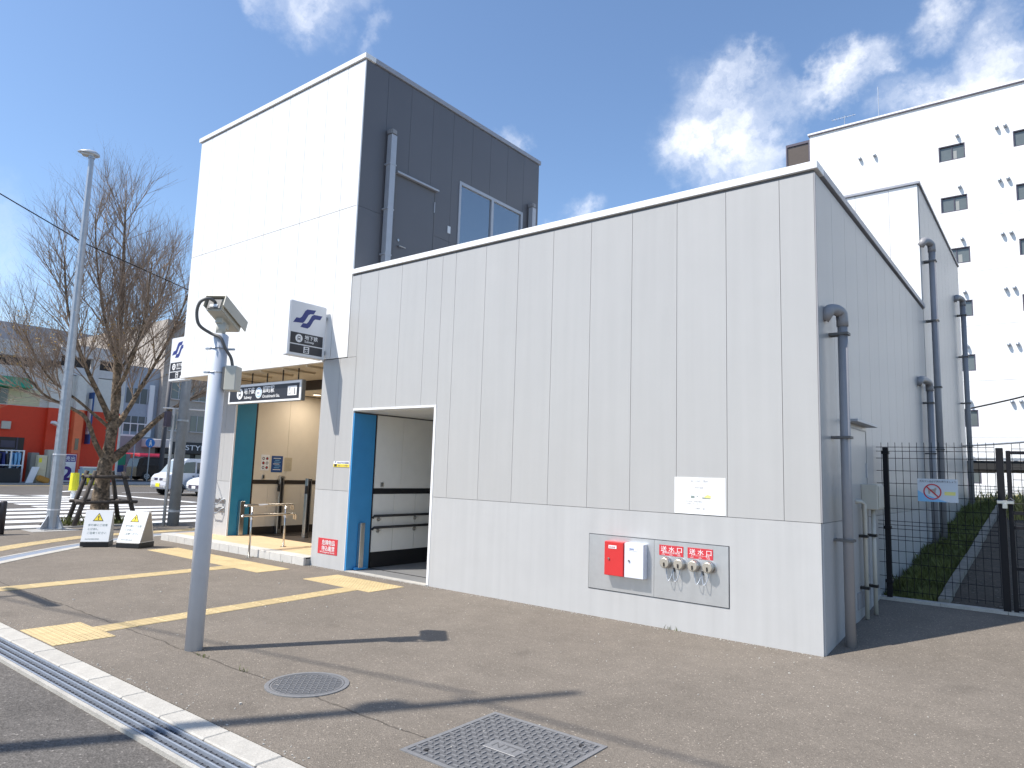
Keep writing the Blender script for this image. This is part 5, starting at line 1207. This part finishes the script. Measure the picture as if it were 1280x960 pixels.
cex = [('windscreen', (.97,.985), (.38,1.39), .85, -.85, glass_d), ('headlight', (1.93,.54), (1.76,.75), .95, .6, head_m), ('headlight', (1.93,.54), (1.76,.75), -.6, -.95, head_m), ('grille', (1.955,.38), (1.945,.52), .6, -.6, frame_d), ('number_plate', (1.965,.36), (1.962,.48), .2, -.2, whitep)]
vehicle('parked_car', (-29.25, 11.2, -.03), VH, cprof, 1.62, .12, .9, car_w, 'white hatchback nosing out from behind the camera pole beside the van', 'car', cglass, (1.2, -1.25), cex)
sprof = [(2.1,.3),(2.15,.6),(2.05,.95),(1.2,1.1),(.6,1.62),(.2,1.72),(-1.6,1.75),(-2.0,1.6),(-2.15,1.0),(-2.15,.3)]
sglass = [('side_window', [(1.0,1.12),(.55,1.55),(-.2,1.6),(-.2,1.12)], glass_d), ('side_window', [(-.3,1.12),(-.3,1.6),(-1.6,1.58),(-1.8,1.12)], glass_d)]
vehicle('parked_car', (-52.6, 18.75, .0), rad(90), sprof, 1.75, .1, .9, car_k, 'black estate car parked across the street before the colour blocks', 'car', sglass, (1.35, -1.4), [], wr=.32)
bprof = [(1.5,.35),(1.54,1.0),(1.44,1.85),(1.25,2.05),(-1.3,2.05),(-1.45,1.9),(-1.5,.35)]
vehicle('minibus', (-57.5, 19.5, 0), 0, bprof, 1.75, .05, 1, car_r, 'red roofed minibus half hidden behind the black car', 'minibus', [('side_window', [(1.2,1.15),(1.1,1.8),(.2,1.8),(.2,1.15)], glass_d), ('side_window', [(.1,1.15),(.1,1.8),(-1.3,1.8),(-1.3,1.15)], glass_d)], (1.0, -1.0), [('windscreen', (1.53,1.15), (1.455,1.75), .92, -.92, glass_d), ('white_band', (1.50,.55), (1.535,1.0), .95, -.95, whitep)], wr=.33)
vehicle('parked_car', (-55.1, 21.0, 0), VH, cprof, 1.65, .12, .9, car_w, 'small white car between the black car and the dark utility pole across the street', 'car', cglass, (1.2, -1.25), cex)
vehicle('parked_car', (-53.5, 24.0, 0), VH, sprof, 1.75, .1, .9, mat('car_pale', (.62, .60, .62), .25), 'pale car whose roof shows above the silver van', 'car', sglass, (1.35, -1.4), [], wr=.32)

# ================================================================== POLES OUTSIDE THE PICTURE THAT CAST THE SHADOWS IN IT
t = thing('utility_pole', (-5.4, -9.5, 0), 'concrete utility pole across the road, out of view, casting the long foreground shadow', 'pole')
bm = BM(); tube(bm, [(-5.4, -9.5, -.1), (-5.4, -9.5, 11.6)], [.12, .05], 14); obj('pole', bm, conc2, t, smooth=True)
obj('transformer', bbox(-5.50, -5.30, -9.46, -9.30, 9.3, 9.65, .03), galv, t)
obj('step_bolt', bx(-5.42, -5.38, -9.62, -9.4, 8.0, 8.03), galv, t)
t = thing('signal_pole', (-9.75, -7.75, 0), 'traffic signal pole on the street corner, out of view on the left', 'pole')
bm = BM(); tube(bm, [(-9.75, -7.75, -.05), (-9.75, -7.75, 5.6)], [.09, .06], 12); obj('pole', bm, galv, t, smooth=True)
obj('signal_head', bbox(-10.15, -8.65, -7.05, -6.95, 4.99, 5.11, .03), frame_d, t); bm = BM(); tube(bm, [(-9.75, -7.75, 5.3), (-9.6, -7.1, 5.15)], .03, 8); obj('arm', bm, galv, t)
bm = BM(); tube(bm, [(-9.7, -7.7, 5.5), (-8.9, -7.6, 5.0), (-7.9, -6.5, 5.05), (-6.5, -4.0, 5.8), (-7.6, .3, 6.2)], .016, 6)
bm.free()
for i, (p, q) in enumerate((((-5.4, -9.2, 10.2), (-20, -11.6, 10.6)), ((-5.4, -9.2, 10.0), (14, -7.2, 10.0)))):
    bm = BM(); tube(bm, [Vector(p).lerp(Vector(q), k/12)-Z*.5*math.sin(k/12*math.pi) for k in range(13)], .018, 6); tag(obj('overhead_wire', bm, black), ['overhead cable from the out of view pole towards the crossing', 'overhead cable from the out of view pole along the road'][i], 'cable')
